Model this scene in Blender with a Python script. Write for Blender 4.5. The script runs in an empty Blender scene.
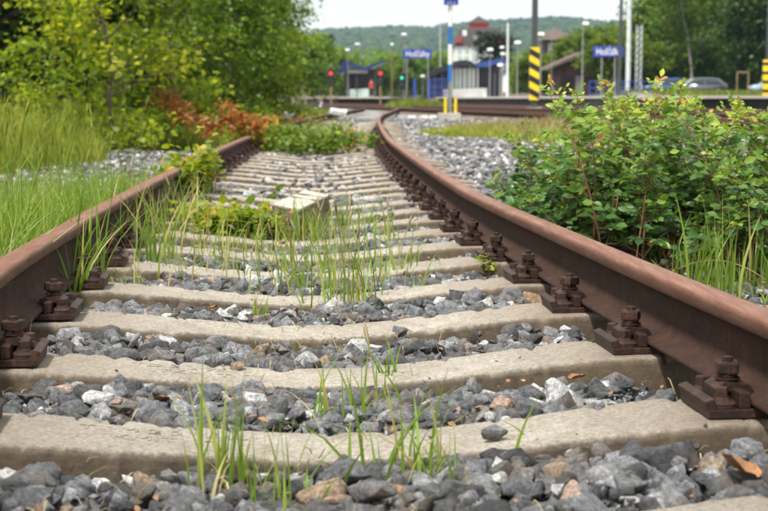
import bpy, bmesh, math, random
import numpy as np
from mathutils import Vector, Matrix
PI = math.pi
scene = bpy.context.scene
C = scene.collection

# ------------------------------------------------------------------ camera, sky, sun, exposure
F_PX = 1400.0; CX, CY = 384.0, 255.5; HORIZON = 98.6; CAM_Z = 0.575
PITCH = math.atan((CY - HORIZON) / F_PX)
cam_data = bpy.data.cameras.new("camera"); cam = bpy.data.objects.new("camera", cam_data); C.objects.link(cam)
cam.location = (0, 0, CAM_Z); cam.rotation_euler = (PI / 2 - PITCH, 0, 0)
cam_data.sensor_width = 36.0; cam_data.lens = F_PX / 768.0 * 36.0
cam_data.clip_start = 0.05; cam_data.clip_end = 9000
cam_data.dof.use_dof = True; cam_data.dof.focus_distance = 3.5; cam_data.dof.aperture_fstop = 7.4
scene.camera = cam

SUN_EL, SUN_AZ = math.radians(64), math.radians(215)     # azimuth clockwise from +Y (view direction)
world = bpy.data.worlds.new("World"); scene.world = world; world.use_nodes = True
nt = world.node_tree; nt.nodes.clear()
wo = nt.nodes.new("ShaderNodeOutputWorld"); wb = nt.nodes.new("ShaderNodeBackground"); wb.inputs["Strength"].default_value = 0.058
sky = nt.nodes.new("ShaderNodeTexSky"); sky.sky_type = 'NISHITA'; sky.sun_disc = False
sky.sun_elevation = SUN_EL; sky.sun_rotation = SUN_AZ; sky.air_density = 1.0; sky.dust_density = 2.0
wn = nt.nodes.new("ShaderNodeTexNoise"); wn.inputs["Scale"].default_value = 2.2; wn.inputs["Detail"].default_value = 5
wc = nt.nodes.new("ShaderNodeTexCoord"); wr = nt.nodes.new("ShaderNodeMapRange")
wr.inputs[1].default_value = 0.3; wr.inputs[2].default_value = 0.7; wr.inputs[3].default_value = 0.90; wr.inputs[4].default_value = 0.99
wm = nt.nodes.new("ShaderNodeMix"); wm.data_type = 'RGBA'; wm.inputs[7].default_value = (17.6, 17.3, 16.8, 1)
nt.links.new(wc.outputs["Generated"], wn.inputs["Vector"]); nt.links.new(wn.outputs["Fac"], wr.inputs[0])
nt.links.new(wr.outputs[0], wm.inputs[0]); nt.links.new(sky.outputs[0], wm.inputs[6])
nt.links.new(wm.outputs[2], wb.inputs[0]); nt.links.new(wb.outputs[0], wo.inputs[0])
sun_d = bpy.data.lights.new("sun", 'SUN'); sun_d.energy = 4.5; sun_d.angle = math.radians(6); sun_d.color = (1.0, 0.95, 0.86)
sun = bpy.data.objects.new("sun", sun_d); C.objects.link(sun)
sv = Vector((math.sin(SUN_AZ) * math.cos(SUN_EL), math.cos(SUN_AZ) * math.cos(SUN_EL), math.sin(SUN_EL)))
sun.rotation_euler = sv.to_track_quat('Z', 'Y').to_euler(); sun.location = (0, -5, 30)
scene.view_settings.view_transform = 'Standard'; scene.view_settings.look = 'None'
scene.view_settings.exposure = 0.40; scene.view_settings.gamma = 1.0; scene.view_settings.use_curve_mapping = False
scene.render.engine = 'CYCLES'
scene.cycles.use_denoising = True
scene.cycles.max_bounces = 6; scene.cycles.transparent_max_bounces = 6; scene.cycles.volume_bounces = 0
scene.cycles.sample_clamp_indirect = 8

def at(px, py, D):
    """the point at ground distance D seen at photo pixel (px, py)"""
    r = Vector(((px - CX) / F_PX, math.cos(PITCH) + (CY - py) / F_PX * math.sin(PITCH), -math.sin(PITCH) + (CY - py) / F_PX * math.cos(PITCH)))
    r *= D / r.y
    return Vector((r.x, D, r.z + CAM_Z))
def gnd(px, py, z=0.0):
    dx, dy = (px - CX) / F_PX, (CY - py) / F_PX
    r = Vector((dx, math.cos(PITCH) + dy * math.sin(PITCH), -math.sin(PITCH) + dy * math.cos(PITCH)))
    t = (z - CAM_Z) / r.z
    return Vector((r.x * t, r.y * t, z))

# ------------------------------------------------------------------ materials
MATS = {}
def new_mat(name):
    m = bpy.data.materials.new(name); m.use_nodes = True; MATS[name] = m
    return m, m.node_tree, m.node_tree.nodes["Principled BSDF"]
def ramp(nt, stops, interp='LINEAR'):
    r = nt.nodes.new("ShaderNodeValToRGB"); e = r.color_ramp.elements
    r.color_ramp.interpolation = interp
    while len(e) > 1: e.remove(e[-1])
    e[0].position = stops[0][0]; e[0].color = (*stops[0][1], 1)
    for p, c in stops[1:]:
        x = e.new(p); x.color = (*c, 1)
    return r
def noise(nt, scale, detail=4, rough=0.6, coord="Object", vec=None):
    n = nt.nodes.new("ShaderNodeTexNoise"); n.inputs["Scale"].default_value = scale
    n.inputs["Detail"].default_value = detail; n.inputs["Roughness"].default_value = rough
    if vec is None:
        t = nt.nodes.new("ShaderNodeTexCoord"); vec = t.outputs[coord]
    nt.links.new(vec, n.inputs["Vector"]); return n
def bump(nt, bs, height, strength, dist=0.002):
    b = nt.nodes.new("ShaderNodeBump"); b.inputs["Strength"].default_value = strength; b.inputs["Distance"].default_value = dist
    nt.links.new(height, b.inputs["Height"]); nt.links.new(b.outputs[0], bs.inputs["Normal"]); return b
def mixc(nt, fac, a, b, mode='MIX'):
    m = nt.nodes.new("ShaderNodeMix"); m.data_type = 'RGBA'; m.blend_type = mode
    for s, v in ((0, fac), (6, a), (7, b)):
        if isinstance(v, (int, float)): m.inputs[s].default_value = v
        elif isinstance(v, tuple): m.inputs[s].default_value = (*v, 1)
        else: nt.links.new(v, m.inputs[s])
    return m.outputs[2]
def simple(name, col, rough=0.6, metal=0.0, var=0.12, scale=3.0, emit=None, bumps=0.0):
    m, nt, bs = new_mat(name)
    n = noise(nt, scale)
    lo = tuple(c * (1 - var) for c in col); hi = tuple(min(1, c * (1 + var)) for c in col)
    r = ramp(nt, [(0.3, lo), (0.7, hi)]); nt.links.new(n.outputs["Fac"], r.inputs[0]); nt.links.new(r.outputs[0], bs.inputs["Base Color"])
    bs.inputs["Roughness"].default_value = rough; bs.inputs["Metallic"].default_value = metal
    if bumps: bump(nt, bs, n.outputs["Fac"], bumps, 0.01)
    if emit:
        bs.inputs["Emission Color"].default_value = (*emit[0], 1); bs.inputs["Emission Strength"].default_value = emit[1]
    return m
def leaf_mat(name, stops, rough=0.45, trans=0.35, tcol=None):
    """leaves: colour picked by a per-leaf 'tone' value, thin and translucent"""
    m, nt, bs = new_mat(name)
    a = nt.nodes.new("ShaderNodeAttribute"); a.attribute_name = "tone"
    r = ramp(nt, stops); nt.links.new(a.outputs["Fac"], r.inputs[0]); nt.links.new(r.outputs[0], bs.inputs["Base Color"])
    bs.inputs["Roughness"].default_value = rough; bs.inputs["Specular IOR Level"].default_value = 0.35
    tr = nt.nodes.new("ShaderNodeBsdfTranslucent")
    h = nt.nodes.new("ShaderNodeMix"); h.data_type = 'RGBA'; h.blend_type = 'MULTIPLY'; h.inputs[0].default_value = 1
    nt.links.new(r.outputs[0], h.inputs[6]); h.inputs[7].default_value = (1.5, 1.5, 0.6, 1)
    nt.links.new(h.outputs[2], tr.inputs["Color"])
    ms = nt.nodes.new("ShaderNodeMixShader"); ms.inputs[0].default_value = trans
    out = nt.nodes["Material Output"]
    nt.links.new(bs.outputs[0], ms.inputs[1]); nt.links.new(tr.outputs[0], ms.inputs[2]); nt.links.new(ms.outputs[0], out.inputs[0])
    return m

# rusty rail: 'wear' = 1 on the running surface
m, nt_, bs = new_mat("rail_rust")
n1 = noise(nt_, 16, 9, 0.85); n2 = noise(nt_, 130, 8, 0.85)
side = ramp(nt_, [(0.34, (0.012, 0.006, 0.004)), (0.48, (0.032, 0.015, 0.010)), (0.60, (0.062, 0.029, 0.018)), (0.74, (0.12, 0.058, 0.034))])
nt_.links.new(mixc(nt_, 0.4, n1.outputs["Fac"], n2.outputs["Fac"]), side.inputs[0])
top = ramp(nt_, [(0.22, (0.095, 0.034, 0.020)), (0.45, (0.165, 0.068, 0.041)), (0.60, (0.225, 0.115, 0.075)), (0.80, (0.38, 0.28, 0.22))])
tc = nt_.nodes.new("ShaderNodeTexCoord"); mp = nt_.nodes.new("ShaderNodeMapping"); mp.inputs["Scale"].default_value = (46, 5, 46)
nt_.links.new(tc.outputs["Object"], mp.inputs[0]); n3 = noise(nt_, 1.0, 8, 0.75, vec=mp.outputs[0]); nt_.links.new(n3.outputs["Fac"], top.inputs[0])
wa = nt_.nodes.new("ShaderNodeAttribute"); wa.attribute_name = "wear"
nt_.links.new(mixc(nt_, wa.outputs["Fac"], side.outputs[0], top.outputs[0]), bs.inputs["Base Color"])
rgh = ramp(nt_, [(0, (.9, .9, .9)), (1, (.48, .48, .48))]); nt_.links.new(wa.outputs['Fac'], rgh.inputs[0]); nt_.links.new(rgh.outputs[0], bs.inputs['Roughness']); bs.inputs['Specular IOR Level'].default_value = .3
bump(nt_, bs, mixc(nt_, .5, n2.outputs["Fac"], n1.outputs["Fac"]), 0.8, 0.003)

m, nt_, bs = new_mat("fastening_rust")
n1 = noise(nt_, 38, 8, 0.85); r_ = ramp(nt_, [(0.36, (0.012, 0.005, 0.0035)), (0.52, (0.034, 0.014, 0.009)), (0.66, (0.13, 0.048, 0.022))])
nt_.links.new(n1.outputs["Fac"], r_.inputs[0]); nt_.links.new(r_.outputs[0], bs.inputs["Base Color"])
bs.inputs["Roughness"].default_value = 0.5; bs.inputs["Metallic"].default_value = 0.25
n2 = noise(nt_, 160, 6, .8); bump(nt_, bs, n2.outputs["Fac"], 0.9, 0.003)

# sleeper concrete: speckled and stained, with mossy dirt and painted shade darkening the flanks
m, nt_, bs = new_mat("sleeper_concrete")
n1 = noise(nt_, 5, 8, 0.75); n2 = noise(nt_, 110, 8, 0.85); n3 = noise(nt_, 24, 8, 0.8)
base = ramp(nt_, [(0.3, (0.25, 0.222, 0.182)), (0.5, (0.37, 0.338, 0.288)), (0.72, (0.48, 0.45, 0.40))]); nt_.links.new(n1.outputs["Fac"], base.inputs[0])
sp = ramp(nt_, [(0.34, (0.22, 0.18, 0.15)), (0.44, (0.80, 0.78, 0.75)), (0.54, (1.10, 1.10, 1.10)), (0.66, (1.75, 1.72, 1.66))]); nt_.links.new(n2.outputs["Fac"], sp.inputs[0])
c1 = mixc(nt_, 0.9, base.outputs[0], sp.outputs[0], 'MULTIPLY')
st = ramp(nt_, [(0.55, (0, 0, 0)), (0.70, (0.65, 0.65, 0.65))]); nt_.links.new(n3.outputs["Fac"], st.inputs[0])
c2 = mixc(nt_, st.outputs[0], c1, (0.16, 0.115, 0.07))
tcs = nt_.nodes.new("ShaderNodeTexCoord"); sxs = nt_.nodes.new("ShaderNodeSeparateXYZ"); nt_.links.new(tcs.outputs["Object"], sxs.inputs[0])
ab = nt_.nodes.new("ShaderNodeMath"); ab.operation = 'ABSOLUTE'; nt_.links.new(sxs.outputs[0], ab.inputs[0]); mr = nt_.nodes.new("ShaderNodeMapRange"); nt_.links.new(ab.outputs[0], mr.inputs[0]); mr.inputs[1].default_value = .38; mr.inputs[2].default_value = .62; mr.inputs[3].default_value = 0; mr.inputs[4].default_value = .75
rs = ramp(nt_, [(0.40, (0, 0, 0)), (0.60, (1, 1, 1))]); nt_.links.new(n1.outputs["Fac"], rs.inputs[0]); mq = nt_.nodes.new("ShaderNodeMath"); mq.operation = 'MULTIPLY'; nt_.links.new(mr.outputs[0], mq.inputs[0]); nt_.links.new(rs.outputs[0], mq.inputs[1])
c2 = mixc(nt_, mq.outputs[0], c2, (0.15, 0.095, 0.06))
da = nt_.nodes.new("ShaderNodeAttribute"); da.attribute_name = "wear"  # weight of the flank colour: dirt with shade painted in
mu = nt_.nodes.new("ShaderNodeMath"); mu.operation = 'MULTIPLY'; nt_.links.new(da.outputs["Fac"], mu.inputs[0])
dr = ramp(nt_, [(0.3, (0.72, 0.72, 0.72)), (0.6, (1, 1, 1))]); nt_.links.new(n3.outputs["Fac"], dr.inputs[0]); nt_.links.new(dr.outputs[0], mu.inputs[1])
dirt = ramp(nt_, [(0.35, (0.045, 0.030, 0.018)), (0.6, (0.12, 0.085, 0.050)), (0.75, (0.075, 0.065, 0.028))]); nt_.links.new(n1.outputs["Fac"], dirt.inputs[0])
nt_.links.new(mixc(nt_, mu.outputs[0], c2, dirt.outputs[0]), bs.inputs["Base Color"])
bs.inputs["Roughness"].default_value = 0.9
bump(nt_, bs, mixc(nt_, 0.5, n2.outputs["Fac"], n3.outputs["Fac"]), 1.0, 0.009)

def stone_material(name, gain=1.0):
    m, nt_, bs = new_mat(name)
    a = nt_.nodes.new("ShaderNodeAttribute"); a.attribute_name = "tone"
    g = gain
    r = ramp(nt_, [(0.0, (0.038*g, 0.040*g, 0.043*g)), (0.30, (0.105*g, 0.110*g, 0.117*g)), (0.62, (0.205*g, 0.212*g, 0.225*g)), (0.80, (0.40*g, 0.405*g, 0.415*g)),
                   (0.89, (0.52*g, 0.53*g, 0.53*g)), (0.93, (0.25*g, 0.20*g, 0.15*g)), (0.97, (0.30*g, 0.19*g, 0.11*g)), (1.0, (0.42*g, 0.31*g, 0.27*g))])
    nt_.links.new(a.outputs["Fac"], r.inputs[0])
    n1 = noise(nt_, 95, 9, 0.85); sp = ramp(nt_, [(0.36, (0.16, 0.16, 0.18)), (0.47, (0.70, 0.71, 0.74)), (0.55, (1.35, 1.35, 1.35)), (0.66, (2.4, 2.37, 2.3))]); nt_.links.new(n1.outputs["Fac"], sp.inputs[0])
    c = mixc(nt_, 0.95, r.outputs[0], sp.outputs[0], 'MULTIPLY')
    n3 = noise(nt_, 9, 4, 0.6); st = ramp(nt_, [(0.50, (0, 0, 0)), (0.70, (0.6, 0.6, 0.6))]); nt_.links.new(n3.outputs["Fac"], st.inputs[0])
    nt_.links.new(mixc(nt_, st.outputs[0], c, (0.17*g, 0.12*g, 0.075*g)), bs.inputs["Base Color"])
    bs.inputs["Roughness"].default_value = 0.62; bs.inputs["Specular IOR Level"].default_value = 0.5
    n2 = noise(nt_, 150, 7, 0.8); bump(nt_, bs, n2.outputs["Fac"], 1.0, 0.005)
    return m
stone_material("ballast_stone"); stone_material("far_ballast_stone", 1.15)

m, nt_, bs = new_mat("ground_dirt")
n1 = noise(nt_, 0.35, 5, 0.65); n2 = noise(nt_, 18, 6, 0.75)
r1 = ramp(nt_, [(0.35, (0.07, 0.055, 0.038)), (0.55, (0.12, 0.10, 0.07)), (0.7, (0.085, 0.10, 0.035))]); nt_.links.new(n1.outputs["Fac"], r1.inputs[0])
r2 = ramp(nt_, [(0.3, (0.45, 0.45, 0.45)), (0.7, (1.6, 1.55, 1.5))]); nt_.links.new(n2.outputs["Fac"], r2.inputs[0])
nt_.links.new(mixc(nt_, 0.8, r1.outputs[0], r2.outputs[0], 'MULTIPLY'), bs.inputs["Base Color"]); bs.inputs["Roughness"].default_value = 0.95
bump(nt_, bs, n2.outputs["Fac"], 0.9, 0.02)

m, nt_, bs = new_mat("ballast_bed")
tc = nt_.nodes.new("ShaderNodeTexCoord"); vo = nt_.nodes.new("ShaderNodeTexVoronoi"); vo.inputs["Scale"].default_value = 20; nt_.links.new(tc.outputs["Object"], vo.inputs["Vector"])
r1 = ramp(nt_, [(0.0, (0.10, 0.105, 0.115)), (0.5, (0.24, 0.245, 0.255)), (0.85, (0.42, 0.42, 0.42)), (1.0, (0.34, 0.27, 0.20))])
sx = nt_.nodes.new("ShaderNodeSeparateColor"); nt_.links.new(vo.outputs["Color"], sx.inputs[0]); nt_.links.new(sx.outputs[0], r1.inputs[0])
n1 = noise(nt_, 0.8, 5, 0.6); r2 = ramp(nt_, [(0.35, (0.7, 0.66, 0.6)), (0.6, (1.1, 1.1, 1.1))]); nt_.links.new(n1.outputs["Fac"], r2.inputs[0])
nt_.links.new(mixc(nt_, 0.9, r1.outputs[0], r2.outputs[0], 'MULTIPLY'), bs.inputs["Base Color"]); bs.inputs["Roughness"].default_value = 0.9
bump(nt_, bs, vo.outputs["Distance"], 1.0, 0.03)

leaf_mat("grass_near", [(0, (0.07, 0.13, 0.018)), (0.5, (0.15, 0.25, 0.035)), (0.8, (0.24, 0.36, 0.06)), (0.9, (0.38, 0.38, 0.13)), (1.0, (0.50, 0.40, 0.22))], trans=0.4)
leaf_mat("grass_field", [(0, (0.09, 0.14, 0.018)), (0.4, (0.18, 0.235, 0.028)), (0.75, (0.31, 0.34, 0.05)), (0.9, (0.42, 0.40, 0.11)), (1.0, (0.50, 0.42, 0.22))], trans=0.4)
leaf_mat("dry_grass", [(0, (0.22, 0.17, 0.09)), (0.6, (0.36, 0.30, 0.17)), (1.0, (0.50, 0.44, 0.28))], trans=0.25)
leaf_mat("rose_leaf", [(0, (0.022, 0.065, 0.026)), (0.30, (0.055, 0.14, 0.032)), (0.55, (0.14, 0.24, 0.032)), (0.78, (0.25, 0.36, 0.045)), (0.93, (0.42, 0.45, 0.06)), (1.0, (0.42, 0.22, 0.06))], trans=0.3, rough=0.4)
leaf_mat("bright_leaf", [(0, (0.035, 0.07, 0.006)), (0.4, (0.11, 0.175, 0.010)), (0.75, (0.26, 0.33, 0.018)), (1.0, (0.46, 0.46, 0.045))], trans=0.45)
leaf_mat("mid_leaf", [(0, (0.022, 0.055, 0.008)), (0.4, (0.07, 0.14, 0.014)), (0.75, (0.15, 0.25, 0.022)), (1.0, (0.27, 0.36, 0.04))], trans=0.4)
leaf_mat("dark_leaf", [(0, (0.010, 0.026, 0.008)), (0.5, (0.028, 0.065, 0.014)), (1.0, (0.07, 0.13, 0.025))], trans=0.3)
leaf_mat("conifer_leaf", [(0, (0.012, 0.025, 0.016)), (0.5, (0.025, 0.042, 0.028)), (1.0, (0.05, 0.07, 0.04))], trans=0.15)
leaf_mat("rust_leaf", [(0, (0.16, 0.045, 0.012)), (0.5, (0.32, 0.11, 0.024)), (0.8, (0.46, 0.19, 0.05)), (1.0, (0.34, 0.26, 0.06))], trans=0.35)
leaf_mat("weed_leaf", [(0, (0.05, 0.10, 0.012)), (0.4, (0.12, 0.20, 0.02)), (0.75, (0.28, 0.34, 0.03)), (0.92, (0.46, 0.42, 0.04)), (1.0, (0.50, 0.20, 0.03))], trans=0.4)
leaf_mat("red_leaf", [(0, (0.30, 0.04, 0.02)), (0.5, (0.50, 0.10, 0.04)), (1.0, (0.45, 0.25, 0.05))], trans=0.35)
simple("bark", (0.12, 0.09, 0.065), 0.9, var=0.4, scale=20, bumps=0.6)
simple("pale_bark", (0.42, 0.40, 0.36), 0.85, var=0.35, scale=8)
simple("red_stem", (0.16, 0.07, 0.03), 0.6, var=0.4, scale=12)
simple("brown_twig", (0.20, 0.12, 0.07), 0.8, var=0.4, scale=12)
simple("dead_leaf", (0.25, 0.125, 0.055), 0.7, var=0.5, scale=30)
simple("pale_scrap", (0.78, 0.76, 0.68), 0.7)
simple("white_plastic", (0.85, 0.86, 0.88), 0.5)
simple("blue_plastic", (0.07, 0.12, 0.35), 0.5)
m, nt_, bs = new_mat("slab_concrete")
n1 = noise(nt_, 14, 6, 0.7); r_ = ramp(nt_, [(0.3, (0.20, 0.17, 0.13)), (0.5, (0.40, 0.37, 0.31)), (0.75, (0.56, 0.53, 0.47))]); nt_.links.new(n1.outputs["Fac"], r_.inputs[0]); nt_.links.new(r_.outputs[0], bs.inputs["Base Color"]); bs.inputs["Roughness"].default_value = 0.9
simple("slab_shaded_side", (0.13, 0.10, 0.07), 0.9, var=0.4, scale=25, bumps=0.5)  # brown slab sides, darkened so their shade is in the colour
simple("concrete_far", (0.42, 0.40, 0.37), 0.9, var=0.2, scale=2)
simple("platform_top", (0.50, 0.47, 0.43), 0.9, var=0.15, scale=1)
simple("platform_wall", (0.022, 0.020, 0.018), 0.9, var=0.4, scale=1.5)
simple("roof_navy", (0.010, 0.028, 0.12), 0.35, var=0.2)
simple("roof_blue", (0.02, 0.055, 0.24), 0.35, var=0.2)
simple("roof_black", (0.012, 0.013, 0.020), 0.5, var=0.3)
simple("shelter_dark", (0.009, 0.010, 0.017), 0.4, var=0.3)
simple("steel_grey", (0.28, 0.29, 0.30), 0.5, 0.4)
simple("steel_light", (0.62, 0.66, 0.70), 0.5, 0.1)
simple("steel_dark", (0.06, 0.065, 0.07), 0.6, 0.2)
simple("white_paint", (0.80, 0.81, 0.80), 0.5, var=0.05)
simple("lamp_white", (0.82, 0.84, 0.84), 0.3, var=0.02)
simple("blue_paint", (0.02, 0.16, 0.48), 0.45, var=0.1)
simple("rail_blue", (0.03, 0.07, 0.34), 0.45, var=0.1)
simple("sign_blue", (0.012, 0.035, 0.30), 0.4, var=0.1)
simple("yellow_paint", (0.85, 0.62, 0.01), 0.5, var=0.08)
simple("black_paint", (0.012, 0.012, 0.013), 0.5, var=0.2)
simple("ochre_paint", (0.25, 0.17, 0.08), 0.6)
simple("glass_dark", (0.03, 0.045, 0.05), 0.1, var=0.2)
simple("glass_pale", (0.40, 0.50, 0.48), 0.15, var=0.25, scale=0.8)
simple("signal_red", (0.7, 0.02, 0.02), 0.4, emit=((1.0, 0.03, 0.03), 1.4))
simple("signal_green", (0.02, 0.5, 0.3), 0.4, emit=((0.05, 0.9, 0.45), 0.7))
simple("facade_white", (0.72, 0.76, 0.74), 0.85, var=0.08, scale=0.4)
simple("roof_slate", (0.035, 0.027, 0.033), 0.7, var=0.25, scale=1)
simple("red_louver", (0.42, 0.035, 0.02), 0.7, var=0.15)
simple("brown_roof", (0.10, 0.07, 0.06), 0.8, var=0.25, scale=1)
simple("brown_wood", (0.075, 0.036, 0.030), 0.8, var=0.45, scale=1.2)
simple("orange_brick", (0.24, 0.09, 0.04), 0.8, var=0.3, scale=2)
simple("house_wall", (0.40, 0.36, 0.30), 0.85)
simple("car_blue", (0.05, 0.10, 0.26), 0.25, 0.4, var=0.05)
simple("car_grey", (0.12, 0.13, 0.15), 0.25, 0.4, var=0.05)
simple("car_silver", (0.35, 0.47, 0.62), 0.25, 0.4, var=0.05)
simple("tyre_rubber", (0.015, 0.015, 0.015), 0.9)
simple("skin", (0.45, 0.28, 0.20), 0.6)
simple("red_cloth", (0.62, 0.025, 0.03), 0.8)
simple("dark_cloth", (0.03, 0.035, 0.05), 0.9)
simple("pale_cloth", (0.55, 0.50, 0.50), 0.9)
simple("hair_brown", (0.05, 0.03, 0.02), 0.7)
simple("forest_green", (0.022, 0.050, 0.024), 0.95, var=0.5, scale=0.02)

# ------------------------------------------------------------------ mesh helpers
def mesh_np(name, V, Fs, mat, parent=None, smooth=False, tone=None, attr="tone", matidx=None):
    """V (n,3); Fs = list of (m,k) index arrays; tone = per vertex float"""
    me = bpy.data.meshes.new(name)
    V = np.asarray(V, dtype=np.float32); Fs = [np.asarray(f, dtype=np.int32) for f in Fs if len(f)]
    nl = sum(f.size for f in Fs); npoly = sum(len(f) for f in Fs)
    me.vertices.add(len(V)); me.vertices.foreach_set("co", V.ravel())
    me.loops.add(nl); me.loops.foreach_set("vertex_index", np.concatenate([f.ravel() for f in Fs]))
    tot = np.concatenate([np.full(len(f), f.shape[1], np.int32) for f in Fs]); start = np.concatenate([[0], np.cumsum(tot)[:-1]]).astype(np.int32)
    me.polygons.add(npoly); me.polygons.foreach_set("loop_start", start); me.polygons.foreach_set("loop_total", tot)
    if smooth: me.polygons.foreach_set("use_smooth", np.ones(npoly, bool))
    me.update(calc_edges=True)
    if tone is not None:
        a = me.attributes.new(attr, 'FLOAT', 'POINT'); a.data.foreach_set("value", np.asarray(tone, dtype=np.float32))
    for mm in (mat if isinstance(mat, (list, tuple)) else [mat]): me.materials.append(MATS[mm])
    if matidx is not None: me.polygons.foreach_set("material_index", np.asarray(matidx, np.int32))
    o = bpy.data.objects.new(name, me); C.objects.link(o)
    if parent is not None: o.parent = parent
    return o

def tag(o, label=None, cat=None, group=None, kind=None):
    if label: o["label"] = label
    if cat: o["category"] = cat
    if group: o["group"] = group
    if kind: o["kind"] = kind
    return o
def empty(name, loc, rz=0.0, label=None, cat=None, group=None):
    o = bpy.data.objects.new(name, None); C.objects.link(o); o.location = loc; o.rotation_euler = (0, 0, rz); o.empty_display_size = 0.2
    return tag(o, label, cat, group)
def copy_tree(o, parent=None):
    c = o.copy(); C.objects.link(c)
    if parent is not None: c.parent = parent
    for ch in o.children: copy_tree(ch, c)
    return c

class MB:
    """collects simple shapes into one mesh"""
    def __init__(s): s.bm = bmesh.new(); s.slot = 0
    def _mark(s, fs):
        for f in fs: f.material_index = s.slot
    def box(s, c, d, rz=0, ry=0, rx=0, bev=0.0, taper=None):
        r = bmesh.ops.create_cube(s.bm, size=1.0); vs = r['verts']
        for v in vs:
            v.co = Vector((v.co.x * d[0], v.co.y * d[1], v.co.z * d[2]))
            if taper and v.co.z > 0: v.co.x *= taper[0]; v.co.y *= taper[1]
        M = Matrix.Translation(c) @ Matrix.Rotation(rz, 4, 'Z') @ Matrix.Rotation(ry, 4, 'Y') @ Matrix.Rotation(rx, 4, 'X')
        bmesh.ops.transform(s.bm, matrix=M, verts=vs)
        fs = {f for v in vs for f in v.link_faces}; s._mark(fs)
        if bev:
            es = {e for v in vs for e in v.link_edges}
            r2 = bmesh.ops.bevel(s.bm, geom=list(es), offset=bev, segments=2, affect='EDGES', profile=0.6); s._mark(r2['faces'])
        return s
    def cyl(s, a, b, r1, r2=None, n=12, bev=0.0):
        a = Vector(a); b = Vector(b); r2 = r1 if r2 is None else r2
        r = bmesh.ops.create_cone(s.bm, cap_ends=True, segments=n, radius1=r1, radius2=max(r2, 1e-5), depth=(b - a).length)
        M = Matrix.Translation((a + b) / 2) @ (b - a).to_track_quat('Z', 'Y').to_matrix().to_4x4()
        bmesh.ops.transform(s.bm, matrix=M, verts=r['verts'])
        fs = {f for v in r['verts'] for f in v.link_faces}; s._mark(fs)
        if bev:
            es = [e for e in {e for v in r['verts'] for e in v.link_edges} if len(e.link_faces) == 2 and e.calc_face_angle() > 0.9]
            r2_ = bmesh.ops.bevel(s.bm, geom=es, offset=bev, segments=2, affect='EDGES'); s._mark(r2_['faces'])
        return s
    def ball(s, c, r, sc=(1, 1, 1), sub=2):
        q = bmesh.ops.create_icosphere(s.bm, subdivisions=sub, radius=r)
        bmesh.ops.transform(s.bm, matrix=Matrix.Translation(c) @ Matrix.Diagonal((*sc, 1)), verts=q['verts'])
        s._mark({f for v in q['verts'] for f in v.link_faces}); return s
    def prism(s, pts, vec):
        """extrude polygon pts (3D) along vec"""
        vec = Vector(vec); a = [s.bm.verts.new(Vector(p)) for p in pts]; b = [s.bm.verts.new(Vector(p) + vec) for p in pts]
        fs = [s.bm.faces.new(a), s.bm.faces.new(list(reversed(b)))]
        for i in range(len(a)):
            j = (i + 1) % len(a); fs.append(s.bm.faces.new([a[j], a[i], b[i], b[j]]))
        bmesh.ops.recalc_face_normals(s.bm, faces=fs); s._mark(fs); return s
    def build(s, name, mat, parent=None, smooth=False):
        me = bpy.data.meshes.new(name); s.bm.to_mesh(me); s.bm.free()
        for mm in (mat if isinstance(mat, (list, tuple)) else [mat]): me.materials.append(MATS[mm])
        if smooth:
            for p in me.polygons: p.use_smooth = True
        o = bpy.data.objects.new(name, me); C.objects.link(o)
        if parent is not None: o.parent = parent
        return o

def tubes_np(paths, radii, n=5):
    """many tubes: paths list of (k,3), radii list of (k,) -> V, F"""
    Vs, Fs, off = [], [], 0
    ang = np.linspace(0, 2 * PI, n, endpoint=False)
    for P, R in zip(paths, radii):
        P = np.asarray(P, float); k = len(P)
        T = np.gradient(P, axis=0); T /= np.linalg.norm(T, axis=1, keepdims=True) + 1e-9
        up = np.array([0.31, 0.17, 0.93]) if abs(T[0, 2]) < 0.9 else np.array([1.0, 0.1, 0])
        A = np.cross(T, up); A /= np.linalg.norm(A, axis=1, keepdims=True) + 1e-9; B = np.cross(T, A)
        ring = P[:, None, :] + (A[:, None, :] * np.cos(ang)[None, :, None] + B[:, None, :] * np.sin(ang)[None, :, None]) * np.asarray(R)[:, None, None]
        Vs.append(ring.reshape(-1, 3))
        i = np.arange(k - 1)[:, None] * n; j = np.arange(n)[None, :]; j2 = (j + 1) % n
        Fs.append(np.stack([i + j, i + j2, i + n + j2, i + n + j], -1).reshape(-1, 4) + off); off += k * n
    return np.concatenate(Vs), np.concatenate(Fs)

def rand_rot(rng, n, tilt=1.0):
    """random rotation matrices: yaw anywhere, normal tilted from +Z by about tilt radians"""
    yaw = rng.uniform(0, 2 * PI, n); th = np.abs(rng.normal(0, tilt, n)); ph = rng.uniform(0, 2 * PI, n)
    cz, sz = np.cos(yaw), np.sin(yaw); Z = np.zeros(n); O = np.ones(n)
    Rz = np.stack([np.stack([cz, -sz, Z], -1), np.stack([sz, cz, Z], -1), np.stack([Z, Z, O], -1)], 1)
    ax = np.stack([np.cos(ph), np.sin(ph), Z], -1); c, s_ = np.cos(th)[:, None, None], np.sin(th)[:, None, None]
    K = np.zeros((n, 3, 3)); K[:, 0, 2] = ax[:, 1]; K[:, 1, 2] = -ax[:, 0]; K[:, 2, 0] = -ax[:, 1]; K[:, 2, 1] = ax[:, 0]
    Rt = np.eye(3)[None] + s_ * K + (1 - c) * (K @ K)
    return Rt @ Rz
def scatter(tv, tf, pos, R, scale):
    n, k = len(pos), len(tv)
    S = scale[:, None, None] if scale.ndim == 1 else scale[:, None, :]
    V = np.einsum('nij,nkj->nki', R, tv[None] * S) + pos[:, None, :]
    F = (tf[None] + (np.arange(n) * k)[:, None, None]).reshape(-1, tf.shape[1])
    return V.reshape(-1, 3), F

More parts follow.
